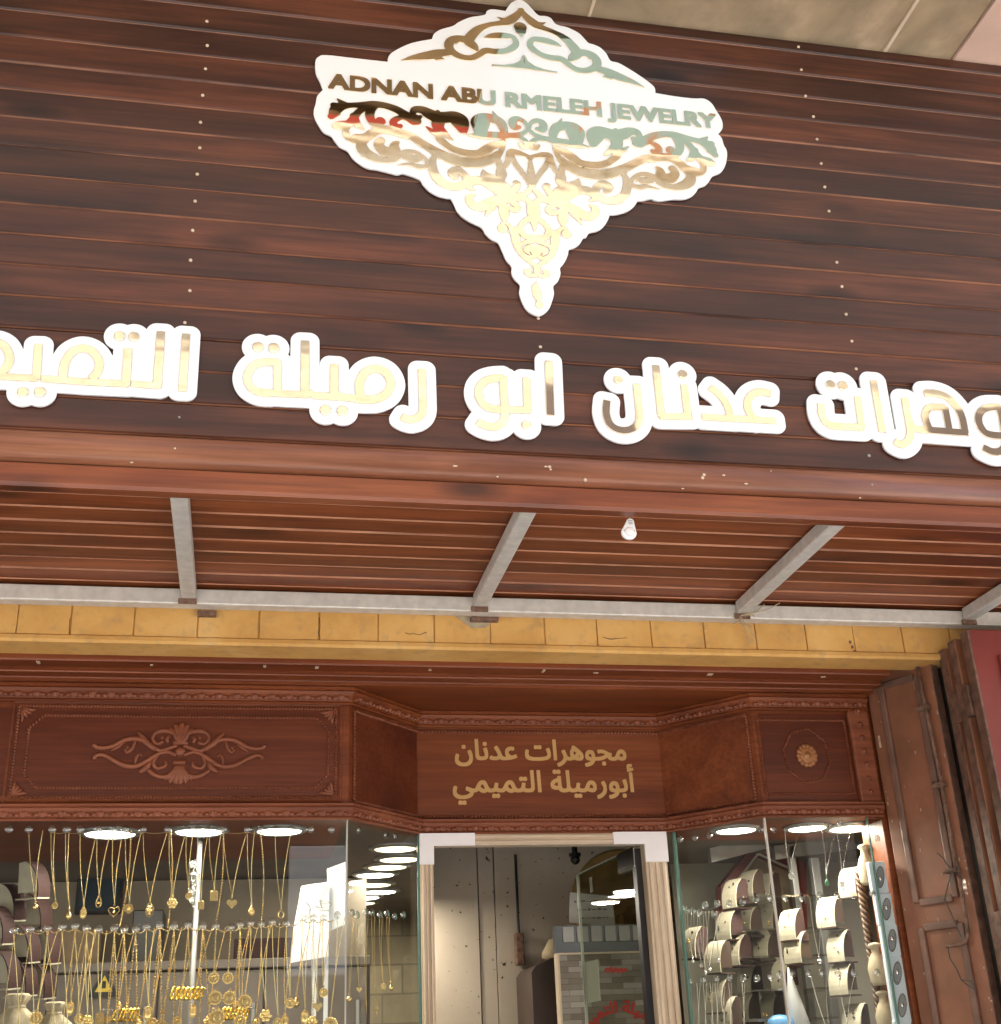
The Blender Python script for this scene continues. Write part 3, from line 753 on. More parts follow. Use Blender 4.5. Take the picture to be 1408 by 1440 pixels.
# every cluster: (bars [(r, pts)], curves [(r, pts)], dots [(x, y, r)]);  each cluster has a backing of its own
def cl(bars=(), curves=(), dots=()): return dict(bars=bars, curves=curves, dots=dots)
ARW = [
 ('white and gold Arabic word cut off by the left edge of the photo', [
   cl([(5.4, [(262,470),(256.5,550.5)])]),
   cl([(5.6, [(226.5,467),(221,546)]), (4.6, [(185,540.4),(225,543.6)]), (5.6, [(180.3,491),(177,543)]), (5., [(116,537.5),(181,540.6)]), (5.4, [(54.6,485),(51,534)]), (5., [(58,533),(118,537.5)]), (5., [(-45,527.5),(53,533)])],
      [(5.8, [(88.4,533),(89.5,521),(92.5,509),(101,496.5),(116,490.5),(131,496),(140,511),(136,526),(128,534)]), (5.8, [(-40,527),(-30,508),(-25,491),(-8.5,482),(6.5,487.5),(13.9,504),(9,518),(-2,527)])],
      [(168.3,473.2,6.8), (188.6,474,6.8), (32.4,552,7.2), (56.5,552,7.2)])]),
 ('white and gold Arabic word with four dots, longest of the row', [
   cl([(5.3, [(593.4,519.5),(594.8,574)])], [(5.3, [(594.8,572),(593.5,581),(588,587.5),(579,590.5),(572,589.5),(565,586)])]),
   cl([(5.6, [(429.2,480),(428.5,558)]), (5.4, [(390.3,508),(390.3,555)]), (5., [(366,552.4),(434,556.2)]), (5.2, [(441,557),(475.5,559)]), (5.6, [(470.3,513),(470,561)]), (5.2, [(475.5,558.5),(507,562)])],
      [(5.6, [(392,510.4),(371,510.2),(356,515.6),(348,530),(352,544),(364.7,552),(380,553.5)]), (4.2, [(435,550.5),(438,555),(444,557.5)]), (4.2, [(475.5,553),(479,558),(486,560.5)]),
       (6., [(507.2,559),(505.4,541),(512.8,525.5),(527.8,519.2),(542.7,525),(549.6,540),(543.7,554),(530,561.4),(514,562.6),(500,561.4)])],
      [(362.6,488.4,7), (385,489.8,7), (457.6,577.2,7.2), (481.4,578.4,7.2)])]),
 ('white and gold Arabic word with one dot, shortest of the row', [
   cl([(5.2, [(771.4,508),(774.2,584.5)])]),
   cl([(5.2, [(740,532),(741.8,581)]), (4.9, [(706,576.6),(746,577.4)])],
      [(5.4, [(708,532),(694,533),(682,537),(674.4,545.5),(673,556),(677.8,567),(687,574),(699.7,576),(709,576.5)]), (5.4, [(707.6,530),(708.6,556),(710,580),(709,590),(702.5,598.2),(692.6,601),(681,598.6),(671.5,593.6)])],
      [(740.2,598.4,6.2)])]),
 ('white and gold Arabic word with two single dots, beside the rightmost word', [
   cl([], [(5., [(853.4,563.5),(852.4,581),(857.3,596),(868,604),(881.8,605.6),(893.5,600.4),(898.8,590),(898.2,571),(894.8,540.5)])], [(869.2,534.8,5.6)]),
   cl([(4.9, [(921.8,514.5),(929.7,587)]), (4.6, [(927,586),(972,586.6)]), (5., [(961.7,542),(967.4,589)])], [], [(959.8,526.8,5.9)]),
   cl([(4.6, [(986.6,587.2),(1034,590)]), (4.6, [(1031,589.4),(1091,593)])],
      [(5., [(997.5,545.5),(1009.6,554.4),(1018.4,565),(1023.6,576),(1026.5,588)]), (5.2, [(1083,554.5),(1069.3,552),(1058.4,555.4),(1051.6,563.5),(1051,575),(1056.5,586),(1064,592)])])]),
 ('white and gold Arabic word cut off by the right edge of the photo', [
   cl([(4.7, [(1228,535.6),(1240.7,608)])]),
   cl([(4.7, [(1205.4,558.5),(1211.6,603)])], [(4.9, [(1154,568.5),(1155.4,583),(1160.4,593.5),(1169.4,599),(1185,600.4),(1213,602)])], [(1168.2,541.4,6), (1185,543,6.4)]),
   cl([(4.8, [(1271.2,560.5),(1277.6,597)]), (4.8, [(1290,604.6),(1360.4,610)])],
      [(5., [(1277,592),(1279.4,608),(1276.4,620),(1267.6,626),(1257.4,621.6)]), (4.6, [(1278,592),(1281.6,600),(1290,604.6),(1300,605.4)]), (5., [(1299,554.2),(1314.3,554),(1330.7,559.6),(1344.6,573.4),(1352,588),(1356.4,610)]),
       (4.8, [(1306,604),(1300.4,588),(1302.6,577.8),(1310.4,573.6),(1328.4,574)])]),
   cl([], [(5., [(1406,574),(1388,574.6),(1377,582),(1375,594),(1382,607.6),(1393,613),(1412,614.6)]), (5., [(1404.5,572),(1410,600),(1413,622),(1408,634.6),(1395,636.6),(1381,630.6)])])]),
]
# the loop of the he needs its inner stroke
ARW[4][1][2]['bars'] = list(ARW[4][1][2]['bars']) + [(4.6, [(1328,573),(1334.6,608)])]
LY = 2.541
for label, clusters in ARW:
    allp = [p for c_ in clusters for kind in ('bars', 'curves') for _, ps in c_[kind] for p in ps]
    q = [S(p, LY) for p in allp]
    wd = thing('letter_sign', label, 'sign', (sum(u for u, v in q) / len(q), LY, min(v for u, v in q)), 'Arabic word signs across the fascia')
    for ci, c_ in enumerate(clusters):
        pts = [S(p, LY) for kind in ('bars', 'curves') for _, ps in c_[kind] for p in ps] + [S(d[:2], LY) for d in c_['dots']]
        us, vs = [p[0] for p in pts], [p[1] for p in pts]
        F = Field(min(us) - .07, max(us) + .07, min(vs) - .07, max(vs) + .07, .001)
        for r_, ps in c_['bars']:
            a_, b_ = S(ps[0], LY), S(ps[1], LY); F.bar(a_, b_, r_ * sc_at(ps[0], LY) * .96, .045)
        for r_, ps in c_['curves']:
            pp = catmull([S(p, LY) for p in ps], 6); k_ = r_ * sc_at(ps[0], LY) * .96
            for i, (a_, b_) in enumerate(zip(pp, pp[1:])):
                F.bar(a_, b_, k_, .045, 0 if i == 0 else k_ * .25, 0 if i == len(pp) - 2 else k_ * .25)
        gold = F.d.copy()
        for x, y, r_ in c_['dots']:
            a_ = S((x, y), LY); F.capsule(a_, a_, r_ * sc_at((x, y), LY), r_ * sc_at((x, y), LY), .045)
        lift = .0012 * ci
        plate('backing', F, 13.2 * sc_at(allp[0], LY) * 1.0, LY - lift, .007, M_ACR, wd, .001, .2, .0007)
        F.d = gold; plate('gold_letter', F, 0.0, LY - .003 - lift, .0034, M_GOLD, wd, .0005, .15)
        for x, y, r_ in c_['dots']:
            a_ = PY(x, y, LY - lift); MB().lathe(a_, (0, -1, 0), [(0, r_ * sc_at((x, y), LY)), (.0036, r_ * sc_at((x, y), LY)), (.0042, r_ * sc_at((x, y), LY) * .93)], 20).build('gold_dot', M_GOLD, wd)
    for c_ in clusters:
        for kind in ('bars', 'curves'):
            for _, ps in c_[kind][:1]:
                q = PY(*ps[len(ps) // 2], LY + .006); MB().lathe(q, (0, 1, 0), [(0, .006), (YF - LY - .003, .006)], 8).build('spacer', M_GREYM, wd)

# ================================================================== STEEL FRAME, LINTEL
fr = thing('steel_frame', 'galvanised square tube frame with four struts under the fascia soffit', 'frame', (.65, 3.24, 2.75))
MB().box(-1.5, 2.62, 3.255, 3.298, 2.770, 2.814, .004).build('rail', M_GALV, fr)
for xx in (-.173, .618, 1.392, 2.115):
    MB().box(xx - .0195, xx + .0195, 2.588, 3.252, 2.783, 2.820, .004).build('strut', M_GALV, fr)
for xx in (-.173, .618, 1.392, 2.115):
    MB().box(xx - .026, xx + .022, 3.2475, 3.2545, 2.768, 2.784, .002).build('weld_plate', M_RUST, fr)
pl = MB()
for x0, x1 in ((.60, .68),): pl.box(x0, x1, 3.2985, 3.3215, 2.760, 2.772, .003)
pl.box(-.15, -.10, 3.2985, 3.3215, 2.756, 2.768)
pl.build('fixing_plate', M_RUST, fr)

w = MB(); rg = random.Random(5)
base = Vector(PY(1042, 866, 3.245))
for k in range(7):
    p = base.copy(); pts = [p.copy()]; d = Vector((rg.uniform(-1, 1), rg.uniform(-.6, 0), rg.uniform(-.9, .7)))
    for j in range(5):
        p = p + d * rg.uniform(.008, .016); d += Vector((rg.uniform(-.7, .7), rg.uniform(-.3, .3), rg.uniform(-.7, .5))); p.y = min(p.y, 3.246); pts.append(p.copy())
    w.tube(pts, .0016, 5)
p = [Vector(PY(1042, 866, 3.235)), Vector(PY(1062, 862, 3.235)), Vector(PY(1075, 850, 3.235))]; w.tube(p, .0017, 5)
tag(w.build('binding_wire', M_TAN), 'tangled end of pale binding wire at a strut of the steel frame', 'wire')

lin = thing('lintel', 'ochre painted block lintel with cracked joints between frame and shop front', 'lintel', (.6, 3.36, 2.68))
b = MB(); xs = [-1.5] + [PY(x, 890, 3.322)[0] for x in (22, 98, 188, 277, 364, 449, 532, 611, 690, 766, 840, 916, 990, 1063, 1133, 1200, 1268, 1335)] + [2.7]
rg = random.Random(8)
for x0, x1 in zip(xs, xs[1:]):
    g0 = rg.choice((.0008, .0015, .0025)); dy = rg.uniform(0, .0025)
    b.box(x0 + g0, x1 - g0, 3.322 + dy, 3.60, 2.70, 3.10, .0015)
b.box(-1.5, 2.7, 3.329, 3.60, 2.70, 3.10)
b.build('blockwork', M_YEL, lin)
MB().prism_x([(3.322, 2.70), (3.314, 2.695), (3.312, 2.684), (3.318, 2.677), (3.425, 2.677), (3.425, 2.70)], -1.5, 2.7).build('lower_lip', M_YEL, lin)
q0, q1 = PY(640, 866, 3.32), PY(694, 895, 3.32)
MB().prism_poly([(q0[0], 3.3235, q0[2]), (q1[0] - .01, 3.3235, q0[2]), (q1[0], 3.3235, q0[2] - .015), (q1[0] - .02, 3.3235, q0[2] - .032), (q1[0] - .06, 3.3235, q0[2] - .036), (q0[0] + .035, 3.3235, q0[2] - .026)], (0, -.003, 0)).build('mortar_patch', M_MORTAR, lin)
stn = MB()
for x, y in ((1195, 905), (1198, 912), (1201, 918), (1196, 921), (1203, 922)):
    q = PY(x, y, 3.32); stn.obox((q[0], 3.3205, q[2]), (.007, 0, .001), (0, .004, 0), (0, 0, .009))
stn.build('rust_stain', M_RUST, lin)
cr = MB()
for pts in ([(449, 868), (450, 880), (448, 890), (450, 897), (448, 905)], [(98, 870), (97, 884), (99, 898)], [(570, 890), (576, 892), (582, 891), (590, 893), (600, 889)], [(848, 896), (858, 899), (868, 898), (882, 897)]):
    cr.tube([PY(x + rg.uniform(-.6, .6), y, 3.3216) for x, y in pts], [.0012 * rg.uniform(.4, 1.1) for _ in pts], 5)
cr.build('crack', M_BROWNP, lin)

# hanging disc
tg = thing('hanging_disc', 'white teardrop plastic disc hanging on a short wire below the fascia', 'disc', PY(885, 762, 2.6))
F = Field(.80, .92, 2.70, 2.84, .0007)
c0 = PY(884.5, 749, 2.6); c1 = PY(886, 735, 2.6); k_ = .0014
F.capsule((c0[0], c0[2]), (c1[0], c1[2]), 13.2 * k_, 7 * k_, .01)
plate('body', F, 0, 2.595, .010, M_ACR, tg, .002, .15)
MB().lathe((c0[0], 2.5955, c0[2]), (0, -1, 0), [(0, .0115), (.003, .011), (.0045, .008), (.005, .001)], 20).build('boss', M_WHITE, tg, True)
for dx in (-.0115, .0115): MB().lathe((c0[0] + dx, 2.5955, c0[2] + .003), (0, -1, 0), [(0, .0022), (.002, .0018)], 8).build('screw', M_GREYM, tg)
tk = MB()
for k in range(3): tk.box(c1[0] - .005, c1[0] + .005, 2.5942, 2.5955, c1[2] + .002 - k * .004, c1[2] + .0035 - k * .004)
tk.build('small_print', M_INK, tg)
MB().tube([(c1[0], 2.6, c1[2] + .008), (c1[0] + .001, 2.598, c1[2] + .02), (c1[0] + .003, 2.585, 2.80), (c1[0] + .003, 2.578, 2.815)], .0014, 6).build('wire', M_TAN, tg)

# ================================================================== SHOP FRONT PELMET
ZB, ZT = 2.262, 2.640                        # bottom and top of the carved pelmet
PATH = [(-1.5, 3.6), (.284, 3.6), (.515, 3.85), (1.305, 3.85), (1.53, 3.6), (1.912, 3.6)]
pel = thing('carved_pelmet', 'carved mahogany pelmet with gold Arabic lettering over the shop door and windows', 'shop front', (.6, 3.6, 2.27))
b = MB(); b.sweep(PATH, [(0, ZB), (0, ZT), (-.03, ZT), (-.03, ZB)]); b.build('face_board', M_MAHO, pel)
# deck boards between lintel and cornice, stepped
b = MB(); b.box(-1.5, 1.925, 3.426, 3.50, 2.664, 2.69, .002); b.box(-1.5, 1.925, 3.50, 3.56, 2.652, 2.69, .002); b.box(-1.5, 1.925, 3.56, 3.95, 2.642, 2.69)
b.build('deck', M_MAHO, pel)
b = MB()
for y, z in ((3.43, 2.664), (3.50, 2.653), (3.555, 2.652)): b.tube([(-1.5, y, z), (1.925, y, z)], .0035, 6)
b.build('deck_bead', M_CARV, pel)
b = MB()
for k in range(9):
    q = PY(50 + k * 131 + (k % 3) * 29, 946 + k * 1.1, 3.46); b.box(q[0], q[0] + rng.uniform(.005, .016), 3.455 + rng.uniform(-.01, .01), 3.470, 2.6625, 2.6642)
b.build('paint_chips', M_CREAM, pel)
for nm, z0, z1 in (('cornice', ZT - .048, ZT), ('lower_cornice', ZB, ZB + .042)):
    h = z1 - z0
    prof = [(-.005, z0), (.012, z0), (.016, z0 + .004), (.013, z0 + .009), (.015, z0 + .013), (.026, z0 + h * .55), (.030, z0 + h * .72), (.026, z0 + h * .82), (.030, z0 + h * .88), (.030, z1), (-.005, z1)]
    c_ = MB().sweep(PATH, prof).build(nm, M_CARV if nm == 'lower_cornice' else M_MAHO, pel)
    # rosettes and leaf tongues along the cornice
    ro = MB()
    for p0, p1 in zip(PATH, PATH[1:]):
        p0 = Vector((*p0, 0)); p1 = Vector((*p1, 0)); d = p1 - p0; L = d.length; d.normalize(); nn = Vector((d.y, -d.x, 0))
        n_ = max(2, int(round(L / .0492)))
        for k in range(n_):
            q = p0 + d * ((k + .5) * L / n_) + nn * .021 + Vector((0, 0, z0 + h * .42))
            ro.ball(q, .0085, 8); ro.lathe(q, nn, [(0, .0115), (.004, .0115), (.005, .007)], 10)
            for s_ in (-1, 1):
                ro.ball(q + d * (s_ * .0155) + Vector((0, 0, -.004)), .0075, 6, (1.2, .7, .8)); ro.ball(q + d * (s_ * .012) + Vector((0, 0, .008)), .005, 6)
    ro.build('rosettes', M_CARV, c_, True)

def rope(pts, r=.0042, step=.0075, closed=True, mb=None, n=None):
    """twisted rope bead: short slanted lozenges along a line on a plane with outward normal n"""
    mb = mb or MB(); P = [Vector(p) for p in pts]
    if closed: P = P + [P[0]]
    for a_, b_ in zip(P, P[1:]):
        L = (b_ - a_).length; d = (b_ - a_).normalized(); k = max(1, int(L / step)); side = n.cross(d)
        for i in range(k):
            c_ = a_ + d * ((i + .5) * L / k)
            mb.tube([c_ - d * step * .42 - side * r * .8, c_ + n * r * .55, c_ + d * step * .42 + side * r * .8], [r * .45, r * .95, r * .45], 5)
    return mb
NF = Vector((0, -1, 0))
def onp(pts, Y): return [PY(x, y, Y - .002) for x, y in pts]
# left panel
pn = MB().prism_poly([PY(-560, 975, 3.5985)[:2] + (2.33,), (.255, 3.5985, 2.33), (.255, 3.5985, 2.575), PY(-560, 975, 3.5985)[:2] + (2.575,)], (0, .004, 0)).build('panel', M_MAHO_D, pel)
LX0, LX1 = PY(20, 1060, 3.6)[0], PY(472, 1060, 3.6)[0]
def quad(x0, x1, z0, z1, Y): return [(x0, Y, z0), (x1, Y, z0), (x1, Y, z1), (x0, Y, z1)]
bd = MB(); rope(quad(LX0, LX1, 2.326, 2.580, 3.5975), .0042, .0085, True, bd, NF)
def octo(x0, x1, z0, z1, c, Y): return [(x0 + c, Y, z0), (x1 - c, Y, z0), (x1, Y, z0 + c), (x1, Y, z1 - c), (x1 - c, Y, z1), (x0 + c, Y, z1), (x0, Y, z1 - c), (x0, Y, z0 + c)]
ox0, ox1 = PY(37, 1060, 3.6)[0], PY(461, 1060, 3.6)[0]
rope(octo(ox0, ox1, 2.352, 2.553, .036, 3.5975), .0040, .0085, True, bd, NF)
bd.build('rope_bead', M_CARV, pn)
fr_ = MB(); W_ = .004
for a_, b_ in zip(quad(LX0 - .014, LX1 + .014, 2.313, 2.592, 3.598), quad(LX0 - .014, LX1 + .014, 2.313, 2.592, 3.598)[1:] + quad(LX0 - .014, LX1 + .014, 2.313, 2.592, 3.598)[:1]): fr_.tube([a_, b_], .004, 6)
fr_.build('moulding', M_MAHO, pn)
# corner leaves
for sx, ex in ((1, LX0), (-1, LX1)):
    for sz, ez in ((1, 2.326), (-1, 2.580)):
        cv = MB()
        for t_ in range(4):
            cv.tube([(ex + sx * .006, 3.597, ez + sz * .006), (ex + sx * (.012 + .008 * t_), 3.595, ez + sz * (.036 - .008 * t_)), (ex + sx * (.010 + .012 * t_), 3.597, ez + sz * (.046 - .012 * t_))], [.005, .0055, .0015], 6)
        cv.ball((ex + sx * .016, 3.597, ez + sz * .016), .006, 8); cv.build('corner_leaf', M_CARV, pn, True)
# central carving (right half traced, then mirrored)
CV = [
 [(700,402,7),(735,415,8),(765,423,8),(800,402,9),(845,380,9),(895,383,9),(935,405,8),(970,415,8),(1000,412,8),(1008,402,9)],
 [(700,440,7),(735,428,7),(770,436,8),(800,458,9),(845,482,9),(895,478,9),(940,455,8),(975,440,8),(998,445,8),(1000,458,8)],
 [(780,420,9),(815,395,11),(835,372,9),(855,352,3)], [(815,398,7),(838,382,6),(850,370,2)],
 [(700,372,6),(730,352,8),(765,348,9),(792,360,7),(795,382,6),(775,398,6),(755,388,6)],
 [(800,440,4),(795,470,8),(810,492,10),(830,505,5)], [(700,505,6),(735,522,8),(770,515,8),(800,495,7)], [(770,440,6),(782,468,7),(765,490,7),(735,480,6),(738,462,5)],
 [(860,385,4),(868,415,6),(885,430,5),(895,415,4)], [(850,478,4),(848,450,6),(838,436,4),(828,444,4)], [(900,390,3),(920,410,5),(945,425,3)],
 [(685,398,9),(665,360,9),(645,335,4)], [(686,395,9),(676,350,9),(665,322,5)], [(688,395,9),(689,350,9),(690,316,6)], [(690,395,9),(702,350,9),(714,322,5)], [(692,398,9),(714,360,9),(735,335,4)],
 [(683,478,8),(660,515,9),(640,535,4)], [(684,480,8),(673,520,9),(663,546,5)], [(685,480,8),(686,520,9),(687,550,6)], [(687,480,8),(699,520,9),(711,545,5)], [(688,478,8),(712,515,9),(734,533,4)],
 [(660,392,9),(712,392,9)], [(664,468,9),(708,468,9)], [(685,425,20)], [(730,365,4),(742,378,7),(735,392,4)], [(760,372,7)], [(885,412,7)],
]
cv = MB(); kz = 2.7077
def cpt(x, y): return PY(x / kz, 900 + y / kz, 3.598)
acx = cpt(686, 430)[0]; ks = sc_at((250, 1060), 3.598) / kz
for st in CV:
    if len(st) == 1:
        for s_ in (1, -1):
            q = cpt(*st[0][:2]); cv.ball((acx + s_ * (q[0] - acx), 3.599, q[2]), st[0][2] * ks, 10, (1, .6, 1))
        continue
    pts = catmull([(*cpt(*p[:2]), p[2] * ks * 1.15) for p in st], 3)
    for s_ in (1, -1): cv.tube([(acx + s_ * (q[0] - acx), 3.5985 - q[3] * .35, q[2]) for q in pts], [q[3] for q in pts], 7)
cv.build('carved_scroll', M_CARV, pn, True)
# left return panel
def seg_frame(i, name, inset0, inset1, zlo, zhi, m=M_MAHO):
    p0 = Vector((*PATH[i], 0)); p1 = Vector((*PATH[i + 1], 0)); d = (p1 - p0); L = d.length; d.normalize(); nn = Vector((d.y, -d.x, 0))
    A = p0 + d * inset0 + nn * .0015; B = p0 + d * (L - inset1) + nn * .0015
    Q = [A + Vector((0, 0, zlo)), B + Vector((0, 0, zlo)), B + Vector((0, 0, zhi)), A + Vector((0, 0, zhi))]
    o = MB().prism_poly([tuple(v) for v in Q], tuple(-nn * .003)).build(name, m, pel)
    return o, Q, nn, d
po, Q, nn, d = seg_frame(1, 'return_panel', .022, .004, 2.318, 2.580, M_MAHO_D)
rope([Q[1] + nn * .002, Q[0] + nn * .002, Q[3] + nn * .002, Q[2] + nn * .002], .0048, .0095, False, None, nn).build('rope_bead', M_CARV, po)
po, Q, nn, d = seg_frame(2, 'door_panel', .002, .002, 2.315, 2.580, M_MAHO)
for a_, b_ in ((Q[0], Q[1]), (Q[3], Q[2])): rope([a_ + nn * .002, b_ + nn * .002], .0055, .0105, False, None, nn).build('rope_bead', M_CARV, po)
c0, c1 = PY(641, 1070, 3.845), PY(881, 1070, 3.845)
zt_ = PY(760, 1068, 3.845)[2]; F = text_loops(T_JEWELS, c1[0] - c0[0], .0021, (c0[0] + c1[0]) / 2, zt_, .0004); plate('gold_lettering', F, 0.0, 3.8462, .0016, M_LETGOLD, po, 0, .15)
c0, c1 = PY(638, 1115, 3.845), PY(893, 1115, 3.845)
zt_ = PY(765, 1113, 3.845)[2]; F = text_loops(T_FAMILY, c1[0] - c0[0], .0021, (c0[0] + c1[0]) / 2, zt_, .0004); plate('gold_lettering', F, 0.0, 3.8462, .0016, M_LETGOLD, po, 0, .15)
po, Q, nn, d = seg_frame(3, 'return_panel', .004, .02, 2.318, 2.580, M_MAHO)
rope([Q[0] + nn * .002, Q[1] + nn * .002, Q[2] + nn * .002, Q[3] + nn * .002], .0048, .0095, False, None, nn).build('rope_bead', M_CARV, po)
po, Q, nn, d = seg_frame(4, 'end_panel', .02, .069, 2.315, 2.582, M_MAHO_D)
sx0, sx1 = PY(1070, 1060, 3.6)[0], PY(1193, 1060, 3.6)[0]
rope(quad(sx0, sx1, 2.334, 2.562, 3.597), .0038, .0085, True, None, NF).build('rope_bead', M_CARV, po)
rb = MB()
ex, ez = PY(1134, 1063, 3.6)[0], PY(1134, 1063, 3.6)[2]
rope([(ex + .077 * math.cos(R(22.5 + 11 + 45 * k)), 3.597, ez + .086 * math.sin(R(22.5 + 11 + 45 * k))) for k in range(8)], .0038, .0085, True, rb, NF)
rb.build('rope_bead', M_CARV, po)
ro = MB()
for k in range(14):
    t_ = 2 * math.pi * k / 14; ro.ball((ex + .027 * math.cos(t_), 3.595, ez + .029 * math.sin(t_)), .0085, 8, (1, .9, 1))
ro.lathe((ex, 3.598, ez), NF, [(0, .028), (.006, .026), (.010, .019), (.007, .013), (.011, .010), (.0145, .003)], 20)
ro.build('rosette', wood('rosette_wood', [(.3, .12, .045), (.38, .16, .06), (.45, .2, .08)], knots=False), po, True)
st_ = MB(); st_.box(1.843, 1.912, 3.580, 3.6, ZB + .042, ZT - .048, .006)
for k in range(7):
    z = 2.335 + k * .042; st_.ball((1.877, 3.578, z), .008, 10); st_.lathe((1.877, 3.582, z), NF, [(0, .012), (.003, .011), (.004, .007)], 10)
st_.build('stud_column', M_CARV, pel, False)
MB().box(1.913, 1.955, 3.605, 3.75, .1, 2.655, .003).build('end_post', M_MAHO, pel)

# ================================================================== DOOR FRAME AND DOOR
df = thing('door_frame', 'pale laminate door frame with white corner plates in the shop entrance', 'door frame', (.91, 3.85, .1))
jx0, jx1 = PY(592, 1310, 3.84)[0], PY(611, 1310, 3.84)[0]
kx0, kx1 = PY(921, 1310, 3.84)[0] - .012, PY(947, 1310, 3.84)[0]
HZ0, HZ1 = 2.228, 2.262
def jamb(x0, x1):
    m_ = MB(); m_.box(x0, x1, 3.835, 3.88, .1, HZ1, .003)
    for k in range(3): m_.box(x0 + (x1 - x0) * (.12 + .3 * k), x0 + (x1 - x0) * (.12 + .3 * k + .17), 3.829, 3.84, .1, HZ0 - .004, .003)
    return m_
jamb(jx0, jx1).build('jamb', M_ALU, df); jamb(kx0, kx1).build('jamb', M_ALU, df)
m_ = MB(); m_.box(jx1, kx0, 3.835, 3.88, HZ0, HZ1, .003); m_.box(jx1, kx0, 3.829, 3.84, HZ0 + .004, HZ0 + .014, .003); m_.box(jx1, kx0, 3.829, 3.84, HZ0 + .019, HZ1 - .004, .003)
m_.build('head', wood('door_head_laminate', [(.52, .39, .26), (.66, .52, .37), (.74, .61, .46)], knots=False, rough=(.35, .5), coat=.1, seed=9., bump=.05), df)
for x0, x1, s_ in ((jx0 - .002, PY(668, 1185, 3.83)[0], 1), (PY(863, 1185, 3.83)[0], kx1 + .002, -1)):
    zc = PY(600, 1216, 3.83)[2]; w_ = (jx1 - jx0) if s_ > 0 else (kx1 - kx0); w_ += .003
    if s_ > 0: P_ = [(x0, 3.826, HZ1 + .001), (x1, 3.826, HZ1 + .001), (x1, 3.826, HZ0 - .002), (x0 + w_, 3.826, HZ0 - .002), (x0 + w_, 3.826, zc), (x0, 3.826, zc)]
    else: P_ = [(x1, 3.826, HZ1 + .001), (x0, 3.826, HZ1 + .001), (x0, 3.826, HZ0 - .002), (x1 - w_, 3.826, HZ0 - .002), (x1 - w_, 3.826, zc), (x1, 3.826, zc)]
    MB().prism_poly(P_, (0, .009, 0)).build('corner_plate', M_WHITE, df)

gd = thing('glass_door', 'frameless glass door standing open into the shop with steel patch fitting', 'door', (1.215, 3.875, .1))
H0 = Vector((1.213, 3.88, 0)); H1 = Vector((1.168, 4.47, 0)); dd = (H1 - H0).normalized(); nd = Vector((dd.y, -dd.x, 0))
def onD(a_, z, off=0): return tuple(H0 + dd * a_ + nd * off + Vector((0, 0, z)))
Ld = (H1 - H0).length
MB().obox(onD(.03, .12, -.004), dd * (Ld - .03), nd * .008, (0, 0, 2.225 - .12)).build('pane', M_GLASSD, gd)
e_ = MB().obox(onD(Ld, .12, -.005), dd * .003, nd * .010, (0, 0, 2.105)); e_.obox(onD(.03, 2.225, -.005), dd * (Ld - .03), nd * .010, (0, 0, .003)); e_.build('polished_edge', plain('pale_glass_edge', (.45, .48, .42), .2), gd)
MB().obox(onD(.0, 2.165, -.016), dd * .15, nd * .032, (0, 0, .062), .003).build('patch_fitting', M_CHROME, gd)
MB().obox(onD(-.004, .12, -.012), dd * .03, nd * .024, (0, 0, 2.10)).build('hinge_stile', M_BLACK, gd)
# two white strips and a picture label stuck on the pane
for q in (.46, .475): MB().obox(onD(q, 2.15, .0045), dd * .009, nd * .001, (0, 0, .05)).build('white_sticker', M_PAPER, gd)
lb = MB().obox(onD(.455, 1.80, .0045), dd * .13, nd * .001, (0, 0, .13)).build('picture_label', M_PAPER, gd)
for q in (.46, .55): MB().obox(onD(q, 1.825, .0057), dd * .028, nd * .0006, (0, 0, .085)).build('frame', M_GREYTILE, lb)
MB().lathe(onD(.52, 1.867, .0057), nd, [(0, .028), (.0006, .028)], 14).build('picture', M_DARKTILE, lb)

# ================================================================== ROOM BEHIND
rm = thing('shop_interior', 'plastered shop interior behind the display windows', 'room', (.5, 6, 0))
MB().box(-2.2, 3.2, 3.9, 7.5, .0, .1).build('shop_floor', M_GREYTILE, rm)
MB().box(-2.2, .46, 4.93, 4.98, .1, 2.29).build('back_wall', M_TANWALL, rm)
MB().box(.455, 1.1, 6.3, 6.36, .1, 2.6).build('stone_wall', M_BLOCK, rm)
m_ = MB().box(.80, .99, 5.5, 5.56, .1, 2.8); m_.box(.996, 1.062, 5.507, 5.56, .1, 2.8); m_.box(1.0665, 2.2, 5.5, 5.56, .1, 2.8); m_.build('concrete_wall', M_CONC, rm)
MB().box(-2.2, 3.2, 7.4, 7.5, .1, 2.8).build('rear_wall', M_DKWALL, rm)
MB().box(-2.2, -2.1, 3.6, 7.5, .1, 2.8).build('side_wall', M_DKWALL, rm)
MB().box(2.36, 2.42, 3.62, 7.5, .1, 2.8).build('side_wall', M_DKWALL, rm)
MB().box(1.62, 2.4, 4.72, 4.78, .1, 2.8).build('back_wall', M_PALEWALL, rm)
MB().box(-2.2, 3.2, 4.1, 7.5, 2.75, 2.8).build('upper_ceiling', M_DKWALL, rm)
m_ = MB().prism_poly([(-2.2, 3.57, 2.296), (.285, 3.64, 2.296), (.515, 3.88, 2.296), (.60, 4.2, 2.296), (.9, 6.36, 2.296), (-2.2, 6.36, 2.296)], (0, 0, .03)); m_.build('window_ceiling', M_DKWALL, rm)
m_ = MB().prism_poly([(1.31, 3.89, 2.296), (1.53, 3.64, 2.296), (2.36, 3.64, 2.296), (2.36, 4.72, 2.296), (1.50, 4.72, 2.296)], (0, 0, .03)); m_.build('window_ceiling', M_DKWALL, rm)
m_ = MB().box(-1.5, .284, 3.62, 4.35, 2.272, 2.2955); m_.build('valance_board', M_MAHO, rm)
